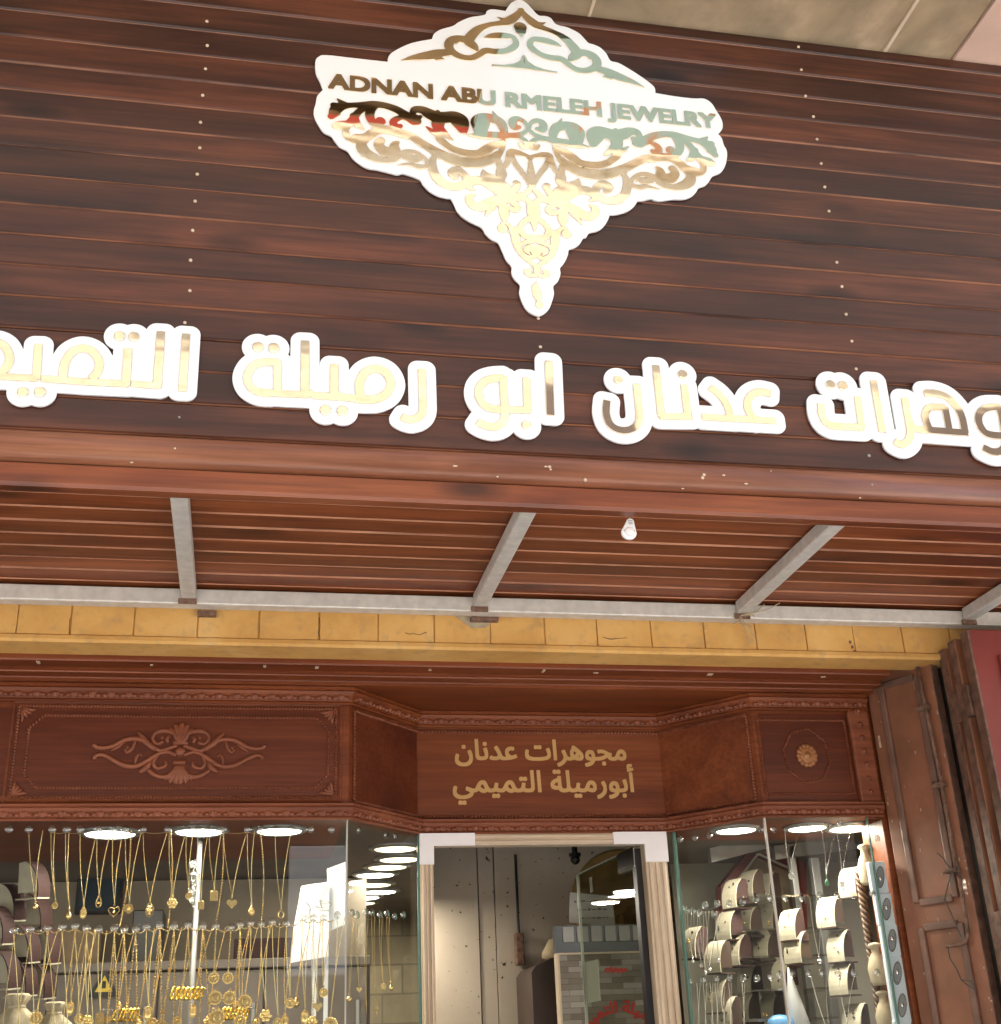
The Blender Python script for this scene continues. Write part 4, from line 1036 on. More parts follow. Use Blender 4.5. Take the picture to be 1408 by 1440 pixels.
MB().prism_poly([(1.53, 3.64, 2.272), (1.92, 3.64, 2.272), (1.92, 4.05, 2.272), (1.40, 4.05, 2.272), (1.345, 3.86, 2.272)], (0, 0, .0235)).build('valance_board', M_MAHO, rm)
for k, (px, py) in enumerate(((700, 1216), (800, 1205), (640, 1230))):
    pass
o = MB().box(-1.5, 1.925, 3.585, 3.63, .0, .75).build('display_plinth', M_MAHO); tag(o, 'mahogany boarding under the display windows', 'plinth')

# ================================================================== GLASS
gw = thing('display_window', 'left display window of clear glass filled with gold chains', 'window', (-.6, 3.6, .75), 'display windows')
MB().box(-1.5, .2835, 3.597, 3.603, .75, 2.262).build('pane', M_GLASS, gw)
def pane_seg(p0, p1, name, par, t=.006):
    p0 = Vector((*p0, 0)); p1 = Vector((*p1, 0)); d = (p1 - p0).normalized(); n_ = Vector((d.y, -d.x, 0))
    MB().obox(tuple(p0 + n_ * t / 2 + Vector((0, 0, .75))), p1 - p0, -n_ * t, (0, 0, 2.262 - .75)).build(name, M_GLASS, par)
pane_seg((.287, 3.603), (.512, 3.848), 'angled_pane', gw)
e_ = MB().box(.2795, .2835, 3.5955, 3.6045, .75, 2.262); e_.build('glass_edge', plain('corner_glass_edge', (.42, .42, .36), .25), gw)
e_ = MB().box(.511, .517, 3.838, 3.856, .75, 2.262); e_.build('glass_edge', M_GEDGE, gw)
gw2 = thing('display_window', 'right display window of clear glass filled with earring stands', 'window', (1.6, 3.6, .75), 'display windows')
pane_seg((1.325, 3.838), (1.525, 3.606), 'angled_pane', gw2)
MB().box(1.531, 1.858, 3.597, 3.603, .75, 2.262).build('pane', M_GLASS, gw2)
MB().box(1.862, 1.91, 3.597, 3.603, .75, 2.262).build('narrow_pane', M_GLASS, gw2)
MB().box(1.318, 1.325, 3.83, 3.848, .75, 2.262).build('glass_edge', M_GEDGE, gw2)
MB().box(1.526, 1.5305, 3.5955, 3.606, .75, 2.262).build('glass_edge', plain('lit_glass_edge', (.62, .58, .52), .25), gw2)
MB().box(1.8585, 1.8615, 3.5955, 3.6045, .75, 2.262).build('glass_edge', M_GEDGE, gw2)

# ================================================================== LAMPS IN THE WINDOW CEILINGS
def downlight(px, py, z, r_, label, power, group='round ceiling lamps in the display windows', dif=None):
    q = PZ(px, py, z); t = thing('downlight', label, 'lamp', q, group)
    MB().lathe((q[0], q[1], z + .002), (0, 0, -1), [(0, r_ * 1.3), (.005, r_ * 1.28), (.011, r_ * 1.08), (.006, r_ * 1.0)], 28).build('rim', M_GREYM, t, True)
    MB().lathe((q[0], q[1], z - .003), (0, 0, -1), [(0, r_), (.0028, r_ * .97)], 28).build('diffuser', dif or M_LAMP, t)
    if power:
        l = bpy.data.lights.new('lamp_light', 'AREA'); l.shape = 'DISK'; l.size = r_ * 1.8; l.energy = power; l.color = (1, .9, .74)
        lo = bpy.data.objects.new('lamp_light', l); C.objects.link(lo); lo.parent = t; lo.location = (0, 0, -.012)
PW = 1.15
downlight(155, 1171, 2.27, .070, 'lit round ceiling lamp at the far left of the left window', PW)
downlight(280, 1168, 2.27, .066, 'lit round ceiling lamp above the white post in the left window', PW)
downlight(393, 1167, 2.27, .064, 'lit round ceiling lamp nearest the corner of the left window', PW)
downlight(393, 1200, 2.294, .05, 'dim round ceiling lamp set deeper behind the front row in the left window', .3)
downlight(1035, 1166, 2.27, .062, 'lit round ceiling lamp behind the angled right pane', PW*1.15)
downlight(1135, 1163, 2.27, .06, 'lit round ceiling lamp in the middle of the right window', PW*1.15)
downlight(1198, 1163, 2.27, .07, 'lit round ceiling lamp by the narrow pane of the right window', PW*1.15)
for i, (x, y) in enumerate(((556, 1192), (562, 1207), (545, 1218), (528, 1229), (525, 1243), (533, 1253), (510, 1261), (505, 1269))):
    downlight(x, y, 2.294, .07, f'round shop ceiling lamp seen through the angled left pane, {ORD[i+1]} from the top', 2.0 if i in (5, 7) else 0, 'shop ceiling lamps behind the angled left pane', M_LAMP if i in (3, 5, 6) else M_LAMP2)

# ================================================================== FOLDING SHUTTERS AT THE RIGHT
def PL(px, py, A, n):
    r = ray(px, py); A = np.array([A[0], A[1], A[2] - EYE]); n = np.array(n, float); q = r * ((A @ n) / (r @ n))
    return Vector((float(q[0]), float(q[1]), float(q[2] + EYE)))
LA, LB = Vector((1.924, 3.590, 0)), Vector((2.024, 3.362, 0))
ld = (LB - LA).normalized(); ln = Vector((ld.y, -ld.x, 0))
if ln.x > 0: ln = -ln
LL = (LB - LA).length
def onL(u, z, off=0): return tuple(LA + ld * u + ln * off + Vector((0, 0, z)))
lf = thing('shutter_leaf', 'chipped brown folding shutter leaf with a rusty bolt rod, next to the window', 'shutter', (1.98, 3.48, .05), 'folding shutter leaves')
MB().obox(onL(0, .05), ld * LL, -ln * .034, (0, 0, 2.655), .003).build('leaf', M_SHUT, lf)
for z0, z1 in ((2.00, 2.655), (1.18, 1.93), (.2, 1.1)):
    p = MB(); u0, u1 = .048, .185; w_ = .022
    for (ua, za, ub, zb) in ((u0, z0, u0, z1), (u0, z0, u1, z0), (u0, z1, u1, z1), (u1, z0, u1, z1)):
        if ua == ub: p.obox(onL(ua, za, .0), ld * w_, ln * .010, (0, 0, zb - za), .004)
        else: p.obox(onL(ua + w_, za - w_ / 2, .0), ld * (ub - ua - w_), ln * .009, (0, 0, w_), .004)
    p.build('panel_moulding', plain('shutter_moulding_paint', (.16, .085, .06), .45, var=.35, vs=12, bump=.15), lf)
A3 = (LA.x, LA.y, 0)
def pl(x, y, off): q = PL(x, y, A3 + np.array([ln.x, ln.y, 0]) * off, ln); return q
rod = [pl(1290, 936, .016), pl(1300, 985, .016), pl(1322, 1090, .016), pl(1340, 1190, .016), pl(1345, 1222, .016)]
ro_ = MB().tube(rod, .0062, 8).build('bolt_rod', M_RUST, lf, True)
MB().lathe(rod[0] - Vector((0, 0, .004)), (0, 0, 1), [(0, .008), (.018, .008), (.022, .004)], 8).build('bolt_head', M_GALV, ro_)
hk = [pl(1349, 1232, .018), pl(1356, 1275, .018), pl(1361, 1308, .018), pl(1359, 1322, .020), pl(1350, 1328, .022), pl(1331, 1331, .024)]
MB().tube(catmull(hk, 4), .0058, 8).build('hook_handle', M_RUST, lf, True)
for y_, x_ in ((1000, 1302), (1108, 1325), (1228, 1343)):
    q = pl(x_, y_, .004); MB().obox(q - ld * .022, ld * .044, ln * .02, (0, 0, .014), .002).build('rod_bracket', M_RUST, lf)
wi = MB()
for k, pts in enumerate((((1318, 1200), (1326, 1206), (1332, 1216), (1340, 1222), (1352, 1231)), ((1326, 1228), (1338, 1225), (1352, 1234), (1346, 1212)), ((1340, 1225), (1334, 1242), (1330, 1258), (1327, 1270), (1331, 1258)), ((1328, 1262), (1340, 1290), (1352, 1318)),
                     ((1333, 1330), (1336, 1348), (1345, 1362), (1352, 1378), (1362, 1386), (1375, 1394)), ((1352, 1378), (1365, 1379), (1372, 1388)))):
    wi.tube([pl(x, y, .026 + .004 * (j % 2)) for j, (x, y) in enumerate(pts)], .0017, 5)
wi.build('twisted_wire', plain('dark_wire', (.06, .05, .045), .5), lf)
cp = MB(); rg = random.Random(12)
for k in range(46):
    u = rg.choice((rg.uniform(0, LL), LL - .004 - abs(rg.gauss(0, .004)), .008 + abs(rg.gauss(0, .012)))); z = rg.uniform(1.5, 2.66); s_ = rg.uniform(.0012, .0042)
    cp.obox(onL(min(u, LL - .002), z, -.0002), ld * s_ * rg.uniform(.4, 1), ln * .0012, (0, 0, s_ * rg.uniform(.8, 3.5)))
for x, y, h_ in ((1236, 1042, 22), (1285, 960, 25), (1312, 1060, 30), (1333, 1150, 34), (1318, 1085, 26), (1296, 990, 18)):
    q = pl(x, y, 0); cp.obox(q - Vector((0, 0, h_ * .001)), ld * .007, ln * .0012, (0, 0, h_ * .0017))
cp.build('paint_chips', plain('bare_primer', (.5, .38, .26), .7, var=.3, vs=60), lf)
MB().obox(onL(LL - .0005, .05, .0005), ld * .0022, -ln * .032, (0, 0, 2.653)).build('worn_edge', M_SHUTE, lf)

for y0, x0, lab in ((3.305, 2.036, 'innermost'), (3.238, 2.030, 'middle')):
    l2 = thing('shutter_leaf', f'{lab} dark brown shutter leaf folded behind the red front leaf', 'shutter', (2.3, y0, .05), 'folding shutter leaves')
    zt_ = 2.705 if lab == 'innermost' else 2.712
    MB().box(x0, x0 + .46, y0 - .018, y0 + .018, .05, zt_, .003).build('leaf', M_SHUT, l2)
    MB().box(x0 - .0015, x0 + .003, y0 - .0165, y0 + .0165, .05, zt_ - .003).build('worn_edge', M_SHUTE, l2)
    for z in (2.52, 1.9, 1.2):
        MB().box(x0 - .004, x0 + .03, y0 - .045, y0 - .014, z - .045, z + .045, .003).build('hinge', M_SHUTE, l2)
l3 = thing('shutter_leaf', 'red painted front leaf of the folded steel shutter, cut off by the right edge', 'shutter', (2.3, 3.17, .05), 'folding shutter leaves')
MB().box(2.034, 2.50, 3.15, 3.186, .05, 2.718, .003).build('leaf', M_SHUTR, l3)
for z0, z1 in ((1.95, 2.64), (1.05, 1.87)):
    p = MB(); p.box(2.115, 2.137, 3.139, 3.151, z0, z1, .004); p.box(2.137, 2.43, 3.139, 3.151, z0, z0 + .022, .004); p.box(2.137, 2.43, 3.139, 3.151, z1 - .022, z1, .004); p.build('panel_moulding', M_SHUTR, l3)
MB().box(2.0325, 2.040, 3.1485, 3.1875, .05, 2.7165, .002).build('worn_edge', M_SHUTE, l3)
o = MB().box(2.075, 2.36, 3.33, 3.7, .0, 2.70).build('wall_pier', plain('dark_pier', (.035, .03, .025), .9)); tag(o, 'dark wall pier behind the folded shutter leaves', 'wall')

# ================================================================== THINGS SEEN THROUGH THE DOOR
cb = thing('pull_switch', 'brown pull switch hanging on a black cable on the concrete wall', 'switch', PY(731, 1358, 5.47))
MB().tube([PY(x, y, 5.49) for x, y in ((725, 1202), (726.5, 1240), (728, 1270), (728.5, 1290), (730, 1312))], .006, 6).build('cable', M_BLACK, cb)
q0, q1 = PY(726, 1358, 5.47), PY(736, 1312, 5.47); MB().box(q0[0], q1[0], 5.455, 5.495, q0[2], q1[2], .006).build('switch_body', M_RUST, cb)
q = PY(809, 1209, 5.3); dm = thing('dome_camera', 'small black dome camera near the ceiling above the notice', 'camera', q)
MB().ball(q, .021, 14).build('dome', M_BLACK, dm, True); MB().lathe((q[0], q[1], q[2] + .012), (0, 0, 1), [(0, .026), (.014, .026), (.016, .012), (.45, .012)], 16).build('mount', M_BLACK, dm)
q = PY(878, 1272, 5.48); od = thing('ochre_emblem', 'round ochre emblem with gold lettering on the wall behind the glass door', 'emblem', (q[0], 5.48, q[2] - .24))
MB().lathe((q[0], 5.495, q[2]), (0, -1, 0), [(0, .235), (.012, .235), (.016, .228)], 40).build('disc', M_OCHRE, od)
F = text_loops(AR(0xFE83, 0xFE91, 0xFEEE), .17, .004, q[0] + .03, q[2] + .0, .0012); plate('gold_lettering', F, 0.0, 5.474, .005, M_LETGOLD, od, 0, .2)
F = text_loops(AR(0xFEAD, 0xFEE3, 0xFEF4, 0xFEE0, 0xFE94), .2, .004, q[0] + .02, q[2] - .12, .0012); plate('gold_lettering', F, 0.0, 5.474, .005, M_LETGOLD, od, 0, .2)
a_, b_ = PY(801, 1301, 5.1), PY(862, 1256, 5.1)
nt = thing('paper_notice', 'white paper notice with three grey written lines behind the glass door', 'notice', (a_[0], 5.1, a_[2]))
MB().prism_poly([(a_[0], 5.1, a_[2] + .01), (b_[0], 5.1, a_[2] - .012), (b_[0] - .004, 5.1, b_[2] - .012), (a_[0] + .01, 5.1, b_[2] + .006)], (0, .003, 0)).build('sheet', M_PAPER, nt)
wr = MB(); rg = random.Random(4)
for k in range(3):
    x = a_[0] + .025 + .012 * k; z = b_[2] - .033 - .032 * k
    while x < b_[0] - .03:
        w_ = rg.uniform(.006, .018); wr.box(x, x + w_, 5.0985, 5.0999, z + rg.uniform(-.002, .002), z + rg.uniform(.003, .008)); x += w_ + .006
wr.build('written_lines', M_INK, nt)
a_, b_ = PY(792, 1500, 4.95), PY(945, 1339, 4.95)
ct = thing('counter', 'counter front of stacked strip stone with red Arabic lettering and grey tile band', 'counter', ((a_[0] + b_[0]) / 2, 4.95, .1))
MB().box(a_[0] + .008, b_[0], 4.95, 5.0, .1, b_[2]).build('stone_front', M_STRIP, ct)
MB().box(a_[0], a_[0] + .008, 4.945, 5.0, .1, b_[2]).build('edge_trim', M_CREAM, ct); MB().box(a_[0], b_[0], 4.945, 5.0, b_[2], b_[2] + .007).build('edge_trim', M_CREAM, ct)
MB().box(a_[0], b_[0], 4.96, 5.0, b_[2] + .007, b_[2] + .042).build('dark_band', M_DARKTILE, ct)
MB().box(a_[0], b_[0], 4.965, 5.0, b_[2] + .042, b_[2] + .108).build('tile_backing', M_DARKTILE, ct)
x = a_[0] + .03
while x < b_[0] - .03:
    MB().box(x, x + .045, 4.958, 4.968, b_[2] + .046, b_[2] + .104, .002).build('tile', M_GREYTILE, ct); x += .056
cx_, cz_ = PY(866, 1364, 4.95)[0], PY(866, 1366, 4.95)[2]
F = text_loops(AR(*[0xFEE3, 0xFEA0, 0xFEEE, 0xFEEB, 0xFEAE, 0xFE8D, 0xFE95]), .085, .0025, cx_, cz_, .0008); plate('red_lettering', F, 0.0, 4.946, .004, M_REDINK, ct, 0, .2)
F = text_loops(T_FAMILY, .36, .0016, 0, 0, .0008, height=.075)
ac = PY(876, 1490, 4.95); lps = []
for L in contours(F.d, 0.0):
    L = simplify(L, .2); u = F.u0 + L[:, 0] * F.h; v = F.v0 + L[:, 1] * F.h; th = u / .16
    lps.append(np.stack([ac[0] + np.sin(th) * (.165 + v), ac[2] + np.cos(th) * (.165 + v)], 1))
link('red_lettering', plate_mesh(lps, 4.946, .004), M_REDINK, ct)
cab = thing('dark_cabinet', 'dark brown cabinet with rounded top and vertical handle beside the stone counter', 'cabinet', (1.3, 5.2, .1))
a_, b_ = PY(751, 1440, 5.15), PY(799, 1338, 5.15)
MB().prism_poly([(a_[0], 5.15, .1), (b_[0] + .1, 5.15, .1), (b_[0] + .1, 5.15, b_[2]), (b_[0] - .03, 5.15, b_[2]), (b_[0] - .06, 5.15, b_[2] - .022), (a_[0] + .02, 5.15, b_[2] - .05), (a_[0], 5.15, b_[2] - .075)], (0, .3, 0)).build('body', M_BROWNP, cab)
h0, h1 = PY(787, 1422, 5.13), PY(786, 1362, 5.13); MB().tube([(h0[0], 5.15, h0[2]), h0, (h0[0], 5.125, h0[2] + .02), (h1[0], 5.125, h1[2] - .02), h1, (h1[0], 5.15, h1[2])], .009, 8).build('handle', M_BROWNP, cab, True)
q = PY(781, 1337, 5.2); ht = thing('felt_hat', 'beige felt hat lying on top of the dark cabinet', 'hat', (q[0], 5.2, b_[2] - .01))
MB().lathe((q[0], 5.22, b_[2] - .03), (.25, 0, 1), [(0, .02), (.004, .055), (.02, .056), (.04, .05), (.075, .04), (.085, .02), (.088, .002)], 16).build('crown', M_TAN, ht, True)

# ================================================================== LEFT WINDOW: BACKGROUND
a_, b_ = PY(104, 1286, 4.9), PY(176, 1206, 4.9)
sc_ = thing('screen', 'dark teal screen on the back wall behind the left window', 'screen', (a_[0], 4.9, a_[2]))
MB().box(a_[0], b_[0], 4.90, 4.93, a_[2], b_[2], .004).build('frame', M_BLACK, sc_); MB().box(a_[0] + .012, b_[0] - .012, 4.897, 4.901, a_[2] + .012, b_[2] - .012).build('display', M_TEAL, sc_)
z = PY(300, 1210, 4.9)[2]; o = MB().box(-.95, .45, 4.89, 4.928, z - .008, z + .010).build('ceiling_rail', M_BLACK); tag(o, 'thin black rail along the back wall of the left window', 'rail')
lz = PY(200, 1352, 4.55)[2]; lc = thing('low_cabinet', 'low brown grey cabinet with plain doors along the back of the left window', 'cabinet', (-.78, 4.7, .1))
LCM = plain('grey_brown_laminate', (.15, .12, .10), .45, var=.2, vs=4)
MB().box(-2.0, .44, 4.565, 4.9, .1, lz - .03).build('body', M_BROWNP, lc); MB().box(-2.0, .44, 4.54, 4.9, lz - .03, lz, .004).build('top', plain('cabinet_top', (.16, .13, .11), .5), lc)
for k in range(7):
    x = -1.98 + k * .345; dr = MB().box(x, x + .338, 4.55, 4.566, .12, lz - .036, .003).build('cabinet_door', LCM, lc)
    MB().box(x + .30, x + .312, 4.535, 4.551, lz - .30, lz - .14, .003).build('handle', M_GREYM, dr)
for x0, w_, h_, nm, lab, mm in ((-.62, .16, .11, 'carton', 'brown carton on the low cabinet near the warning sign', plain('carton_board', (.26, .18, .11), .8)), (-.36, .10, .17, 'black_box', 'upright black box on the low cabinet behind the white post', M_BLACK), (-.02, .2, .07, 'jewellery_tray', 'flat dark tray on the low cabinet behind the coin necklaces', M_MAROON)):
    o = MB().box(x0, x0 + w_, 4.6, 4.78, lz, lz + h_, .004).build(nm, mm); tag(o, lab, nm.split('_')[-1])
c0 = PY(146, 1385, 4.53); ws = thing('warning_sign', 'small triangular black and yellow warning sign on the grey cabinet', 'sign', (c0[0], 4.53, c0[2] - .05))
def tri(s_): return [(c0[0] - s_, 4.545, c0[2] - s_ * .75), (c0[0] + s_, 4.545, c0[2] - s_ * .75), (c0[0], 4.545, c0[2] + s_ * 1.05)]
MB().prism_poly(tri(.05), (0, -.004, 0)).build('border', M_BLACK, ws); MB().prism_poly([(x, 4.541, z) for x, y, z in tri(.028)], (0, -.003, 0)).build('field', M_YELLOWSIGN, ws)
MB().box(c0[0] - .006, c0[0] + .006, 4.535, 4.539, c0[2] - .01, c0[2] + .012).build('mark', M_BLACK, ws)
q = PY(275, 1300, 3.9); po = thing('white_post', 'slim white post from shelf to ceiling lamp in the left window', 'post', (q[0], 3.9, .6))
MB().tube([(q[0], 3.9, .6), (q[0], 3.9, 2.27)], .0075, 12).build('tube', plain('grey_white_enamel', (.12, .12, .125), .45), po, True)
z0, z1 = PY(270, 1275, 3.885)[2], PY(270, 1212, 3.885)[2]
tw = MB(); m_ = 24
tw.tube([(q[0] - .012 + .006 * math.sin(k * 1.3), 3.884 + .004 * math.cos(k * 1.3), z0 + (z1 - z0) * k / m_) for k in range(m_ + 1)], [.004 + .011 * (.5 + .5 * math.sin(k * .9)) * min(1, k / 8) for k in range(m_ + 1)], 7)
tw.build('plastic_wrap', M_CUP, po, True)

wb = thing('reflection_board', 'white board added as the bright reflection near the corner of the left window', 'reflection stand-in', PY(450, 1440, 3.86))  # solid white sheets added in place of a bright reflection in the glass
def bp(pts, Y): return [PY(x, y, Y) for x, y in pts]
MB().prism_poly(bp([(460, 1222), (486, 1212), (485, 1300), (463, 1310)], 3.87), (0, .004, 0)).build('upper_sheet', M_CREAMW, wb)
MB().prism_poly(bp([(424, 1246), (463, 1240), (462, 1345), (409, 1354), (414, 1300)], 3.86), (0, .004, 0)).build('lower_sheet', M_CREAMW, wb)
for x0 in (440, 456): a_, b_ = PY(x0, 1340, 3.88), PY(x0 + 5, 1500, 3.88); MB().box(a_[0], a_[0] + .012, 3.87, 3.878, b_[2], a_[2]).build('lower_strip', M_CREAMW, wb)
lg = MB(); lg.tube(bp([(430, 1268), (436, 1274), (434, 1284), (428, 1290)], 3.857), .0018, 5); lg.tube(bp([(452, 1276), (449, 1262), (456, 1250), (458, 1243)], 3.857), .0016, 5)
lg.tube(bp([(454 + 12 * math.cos(a_), 1272 + 5 * math.sin(a_)) for a_ in [k * math.pi / 8 for k in range(17)]], 3.857), .0012, 5); lg.build('dark_flourish', M_INK, wb)

# ================================================================== DISPLAY STANDS
def stand(px, py, Y, label, group, face, cheek, w=.05, h=.078, yaw=-35, tilt=0, ear=True, i=0, wavy=False):
    q = PY(px, py, Y); z0 = q[2] - h / 2
    t = thing('earring_stand', label, 'display stand', (q[0], Y, z0), group)
    t.rotation_euler = (0, R(tilt), R(yaw))
    # local frame: x across, -y to the front; the face is an arch that leans back at the top
    n = 9; prof = []
    for k in range(n + 1):
        a_ = R(-12 + 92 * k / n); prof.append((-.058 * math.cos(a_) + .030, h * .98 * (math.sin(a_) + math.sin(R(12))) / (math.sin(R(80)) + math.sin(R(12)))))
    v = []; f = []
    for s_ in (0, 1):
        for k, (y, z) in enumerate(prof):
            ww = w / 2 * (1 + (.10 * math.sin(k * 2.2) if wavy and k > 6 else 0)); yy = y + s_ * .0035
            v += [(-ww, yy, z), (ww, yy, z)]
    for s_ in (0, 1):
        o_ = s_ * 2 * (n + 1)
        for k in range(n): f.append((o_ + 2 * k, o_ + 2 * k + 1, o_ + 2 * k + 3, o_ + 2 * k + 2))
    m2 = 2 * (n + 1)
    for k in range(n): f += [(2 * k, 2 * k + 2, m2 + 2 * k + 2, m2 + 2 * k), (2 * k + 1, m2 + 2 * k + 1, m2 + 2 * k + 3, 2 * k + 3)]
    f += [(0, 1, m2 + 1, m2), (2 * n, m2 + 2 * n, m2 + 2 * n + 1, 2 * n + 1)]
    def loc(nm, mb, mat, sm=False):
        me = mb.mesh(nm); me.materials.append(mat); o = bpy.data.objects.new(nm, me); C.objects.link(o); o.parent = t
        if sm: me.polygons.foreach_set('use_smooth', [True] * len(me.polygons))
        return o
    loc('curved_face', MB().add(v, f), face, False)
    cur = [(y + .0036, z) for y, z in prof[1:]]
    ck = MB(); back = [(.046, cur[-1][1] - .004), (.046, cur[0][1])]
    ck.prism_poly([(w * .30, y, z) for y, z in cur + back], (w * .05, 0, 0)); ck.prism_poly([(-w * .35, y, z) for y, z in cur + back], (w * .05, 0, 0))
    loc('cheek', ck, cheek)
    loc('base', MB().box(-w / 2, w / 2, -.026, .047, -.004, .0), cheek)
    if ear:
        rg = random.Random(i * 7 + 1)
        for k in range(rg.choice((2, 3, 4))):
            a_ = rg.randint(2, 6); x = rg.uniform(-.018, .018); y, z = prof[a_]
            kind = rg.random(); e = MB()
            e.ball((x, y - .003, z), rg.uniform(.0022, .0042), 7)
            if kind > .5: e.ball((x + .001, y - .004, z - .008), .003, 6, (1, .7, 1.6))
            loc('earring', e, M_GOLDJ if rg.random() > .55 else plain('dark_gem', (.05, .04, .04), .2), True)
    return t
RS = [((1032, 1256), 'top row, leftmost'), ((1055, 1243), 'top row, second'), ((1079, 1246), 'top row, third'), ((1024, 1300), 'second row, leftmost'), ((1052, 1296), 'second row, middle'), ((1083, 1289), 'second row, right'),
      ((1036, 1336), 'third row, left'), ((1076, 1331), 'third row, right'), ((1053, 1378), 'fourth row, left'), ((1101, 1370), 'fourth row, right'), ((1049, 1417), 'lowest row, left'), ((1084, 1415), 'lowest row, right'),
      ((975, 1325), 'standing alone by the door frame'), ((1166, 1282), 'behind the right pane, highest there'), ((1184, 1376), 'behind the right pane, middle one there'), ((1203, 1434), 'behind the right pane, lowest there'),
      ((1008, 1345), 'second column, beside the door frame'), ((1010, 1400), 'second column, low'), ((1112, 1300), 'against the rack upright, upper'), ((1120, 1332), 'against the rack upright, lower'), ((1022, 1425), 'bottom, leftmost'), ((1180, 1330), 'behind the right pane, second from top'), ((1196, 1240), 'behind the right pane, beside the bead rope')]
for i, ((x, y), w_) in enumerate(RS):
    big = 1.5 if i >= 13 else 1.0
    Yd = 4.1 + .12 * ((i * 7) % 3) if i < 12 else (4.02 if i == 12 else 3.95)
    stand(x, y, Yd, f'ivory curved earring stand in the right window, {w_}', 'ivory earring stands in the right window', M_IVORY, M_BROWNP if i % 3 else M_MAROON, w=.062 * (1.1 if i in (13, 14, 15) else 1), h=.098, yaw=-64 if i < 13 else -58, tilt=0, i=i, wavy=True)
    # little clear shelf under the stand, fixed to the rack behind
LS = [((53, 1236), 'highest'), ((20, 1268), 'second from top at the edge'), ((57, 1282), 'under the highest'), ((4, 1300), 'at the left picture edge'), ((40, 1326), 'in the middle, left one'), ((70, 1328), 'in the middle, right one'), ((12, 1362), 'low, at the edge'), ((36, 1372), 'low, middle'), ((62, 1376), 'low, right')]
for i, ((x, y), w_) in enumerate(LS):
    stand(x, y, 3.92 + .05 * (i % 3), f'maroon curved stand with ivory edge in the left corner, {w_}', 'maroon display stands in the left window corner', M_MAROON, M_IVORY, w=.055, h=.105, yaw=62, tilt=-6, ear=False, i=i)
rack = MB()
for x, y, Y in ((1062, 1272, 4.28), (1062, 1316, 4.28), (1062, 1352, 4.28), (1076, 1396, 4.28), (1070, 1436, 4.28)):
    q = PY(x, y, Y); rack.box(q[0] - .14, q[0] + .16, 4.02, 4.44, q[2] - .008, q[2] - .002)
o = rack.build('clear_shelves', M_CUP); tag(o, 'clear plastic shelf tiers under the ivory earring stands', 'shelf')

# house shaped mirror frame
hs = thing('house_frame', 'maroon house shaped display frame with cream back in the right window', 'display frame', PY(1070, 1330, 4.5))
def h(x, y): return PY(x, y, 4.5)
outer = [h(1014, 1360), h(1014, 1246), h(1064, 1184), h(1134, 1214), h(1137, 1360)]
inner = [h(1027, 1360), h(1027, 1252), h(1066, 1201), h(1120, 1226), h(1122, 1360)]
m_ = MB()
for i in range(4): m_.prism_poly([outer[i], outer[i + 1], inner[i + 1], inner[i]], (0, .06, 0))
m_.build('frame', M_SHUTR, hs)
MB().prism_poly([(x, 4.545, z) for x, y, z in inner], (0, .01, 0)).build('back_panel', M_IVORY2, hs)
ed = MB(); ed.tube([(x, 4.497, z) for x, y, z in inner[1:4]], .005, 6); ed.build('cream_edge', M_PAPER, hs)
ms = thing('metal_rack', 'grey metal upright rack in the right window', 'rack', PY(1140, 1440, 4.25))
m_ = MB()
for p0, p1, w_ in (((1113, 1190), (1118, 1440), .022), ((1146, 1206), (1160, 1440), .030)):
    q0, q1 = PY(*p0, 4.25), PY(*p1, 4.25); m_.box(q0[0] - w_ / 2, q0[0] + w_ / 2, 4.25, 4.28, .75, q0[2], .002).build('upright', M_GREYM, ms) if False else MB().box(q0[0] - w_ / 2, q0[0] + w_ / 2, 4.25, 4.28, .75, q0[2], .002).build('upright', M_GREYM, ms)
q0, q1 = PY(1090, 1200, 4.25), PY(1225, 1182, 4.25); MB().obox((q0[0], 4.25, q0[2] - .02), (q1[0] - q0[0], 0, q1[2] - q0[2]), (0, .03, 0), (0, 0, .045)).build('cross_bar', M_GREYM, ms)
q0, q1 = PY(1000, 1205, 4.3), PY(1095, 1180, 4.3); MB().obox((q0[0], 4.3, q0[2] - .02), (q1[0] - q0[0], 0, q1[2] - q0[2]), (0, .03, 0), (0, 0, .05)).build('cross_bar', M_GREYM, ms)
q = PY(1128, 1470, 4.0); o = MB().lathe((q[0], 4.0, q[2]), (-.06, 0, 1), [(0, .05), (.2, .008), (.23, .002)], 24).build('cone_display', M_CREAMW, None, True); tag(o, 'tall white cone ring display low in the right window', 'display stand')
q = PY(1098, 1440, 3.98); o = MB().ball((q[0], 3.98, q[2]), .035, 12, (1.3, .6, .8)).build('plastic_bag', plain('blue_plastic', (.12, .3, .55), .25), None, True); tag(o, 'crumpled blue plastic bag at the bottom of the right window', 'bag')

# bead rope column
tw = MB(); q0, q1 = PY(1207, 1222, 3.8), PY(1232, 1440, 3.8)
for s_ in range(3):
    tw.tube([(q0[0] + (q1[0] - q0[0]) * t_ * 0 + .009 * math.cos(t_ * 95 + s_ * 2.1), 3.8 + .009 * math.sin(t_ * 95 + s_ * 2.1), q0[2] + (1.3 - q0[2]) * t_) for t_ in [k / 200 for k in range(201)]], .0052, 6)
o = tw.build('bead_rope', plain('brown_beads', (.10, .05, .024), .5, var=.4, vs=60), None, True); tag(o, 'thick twisted brown bead rope hanging at the right end of the window', 'bead rope')

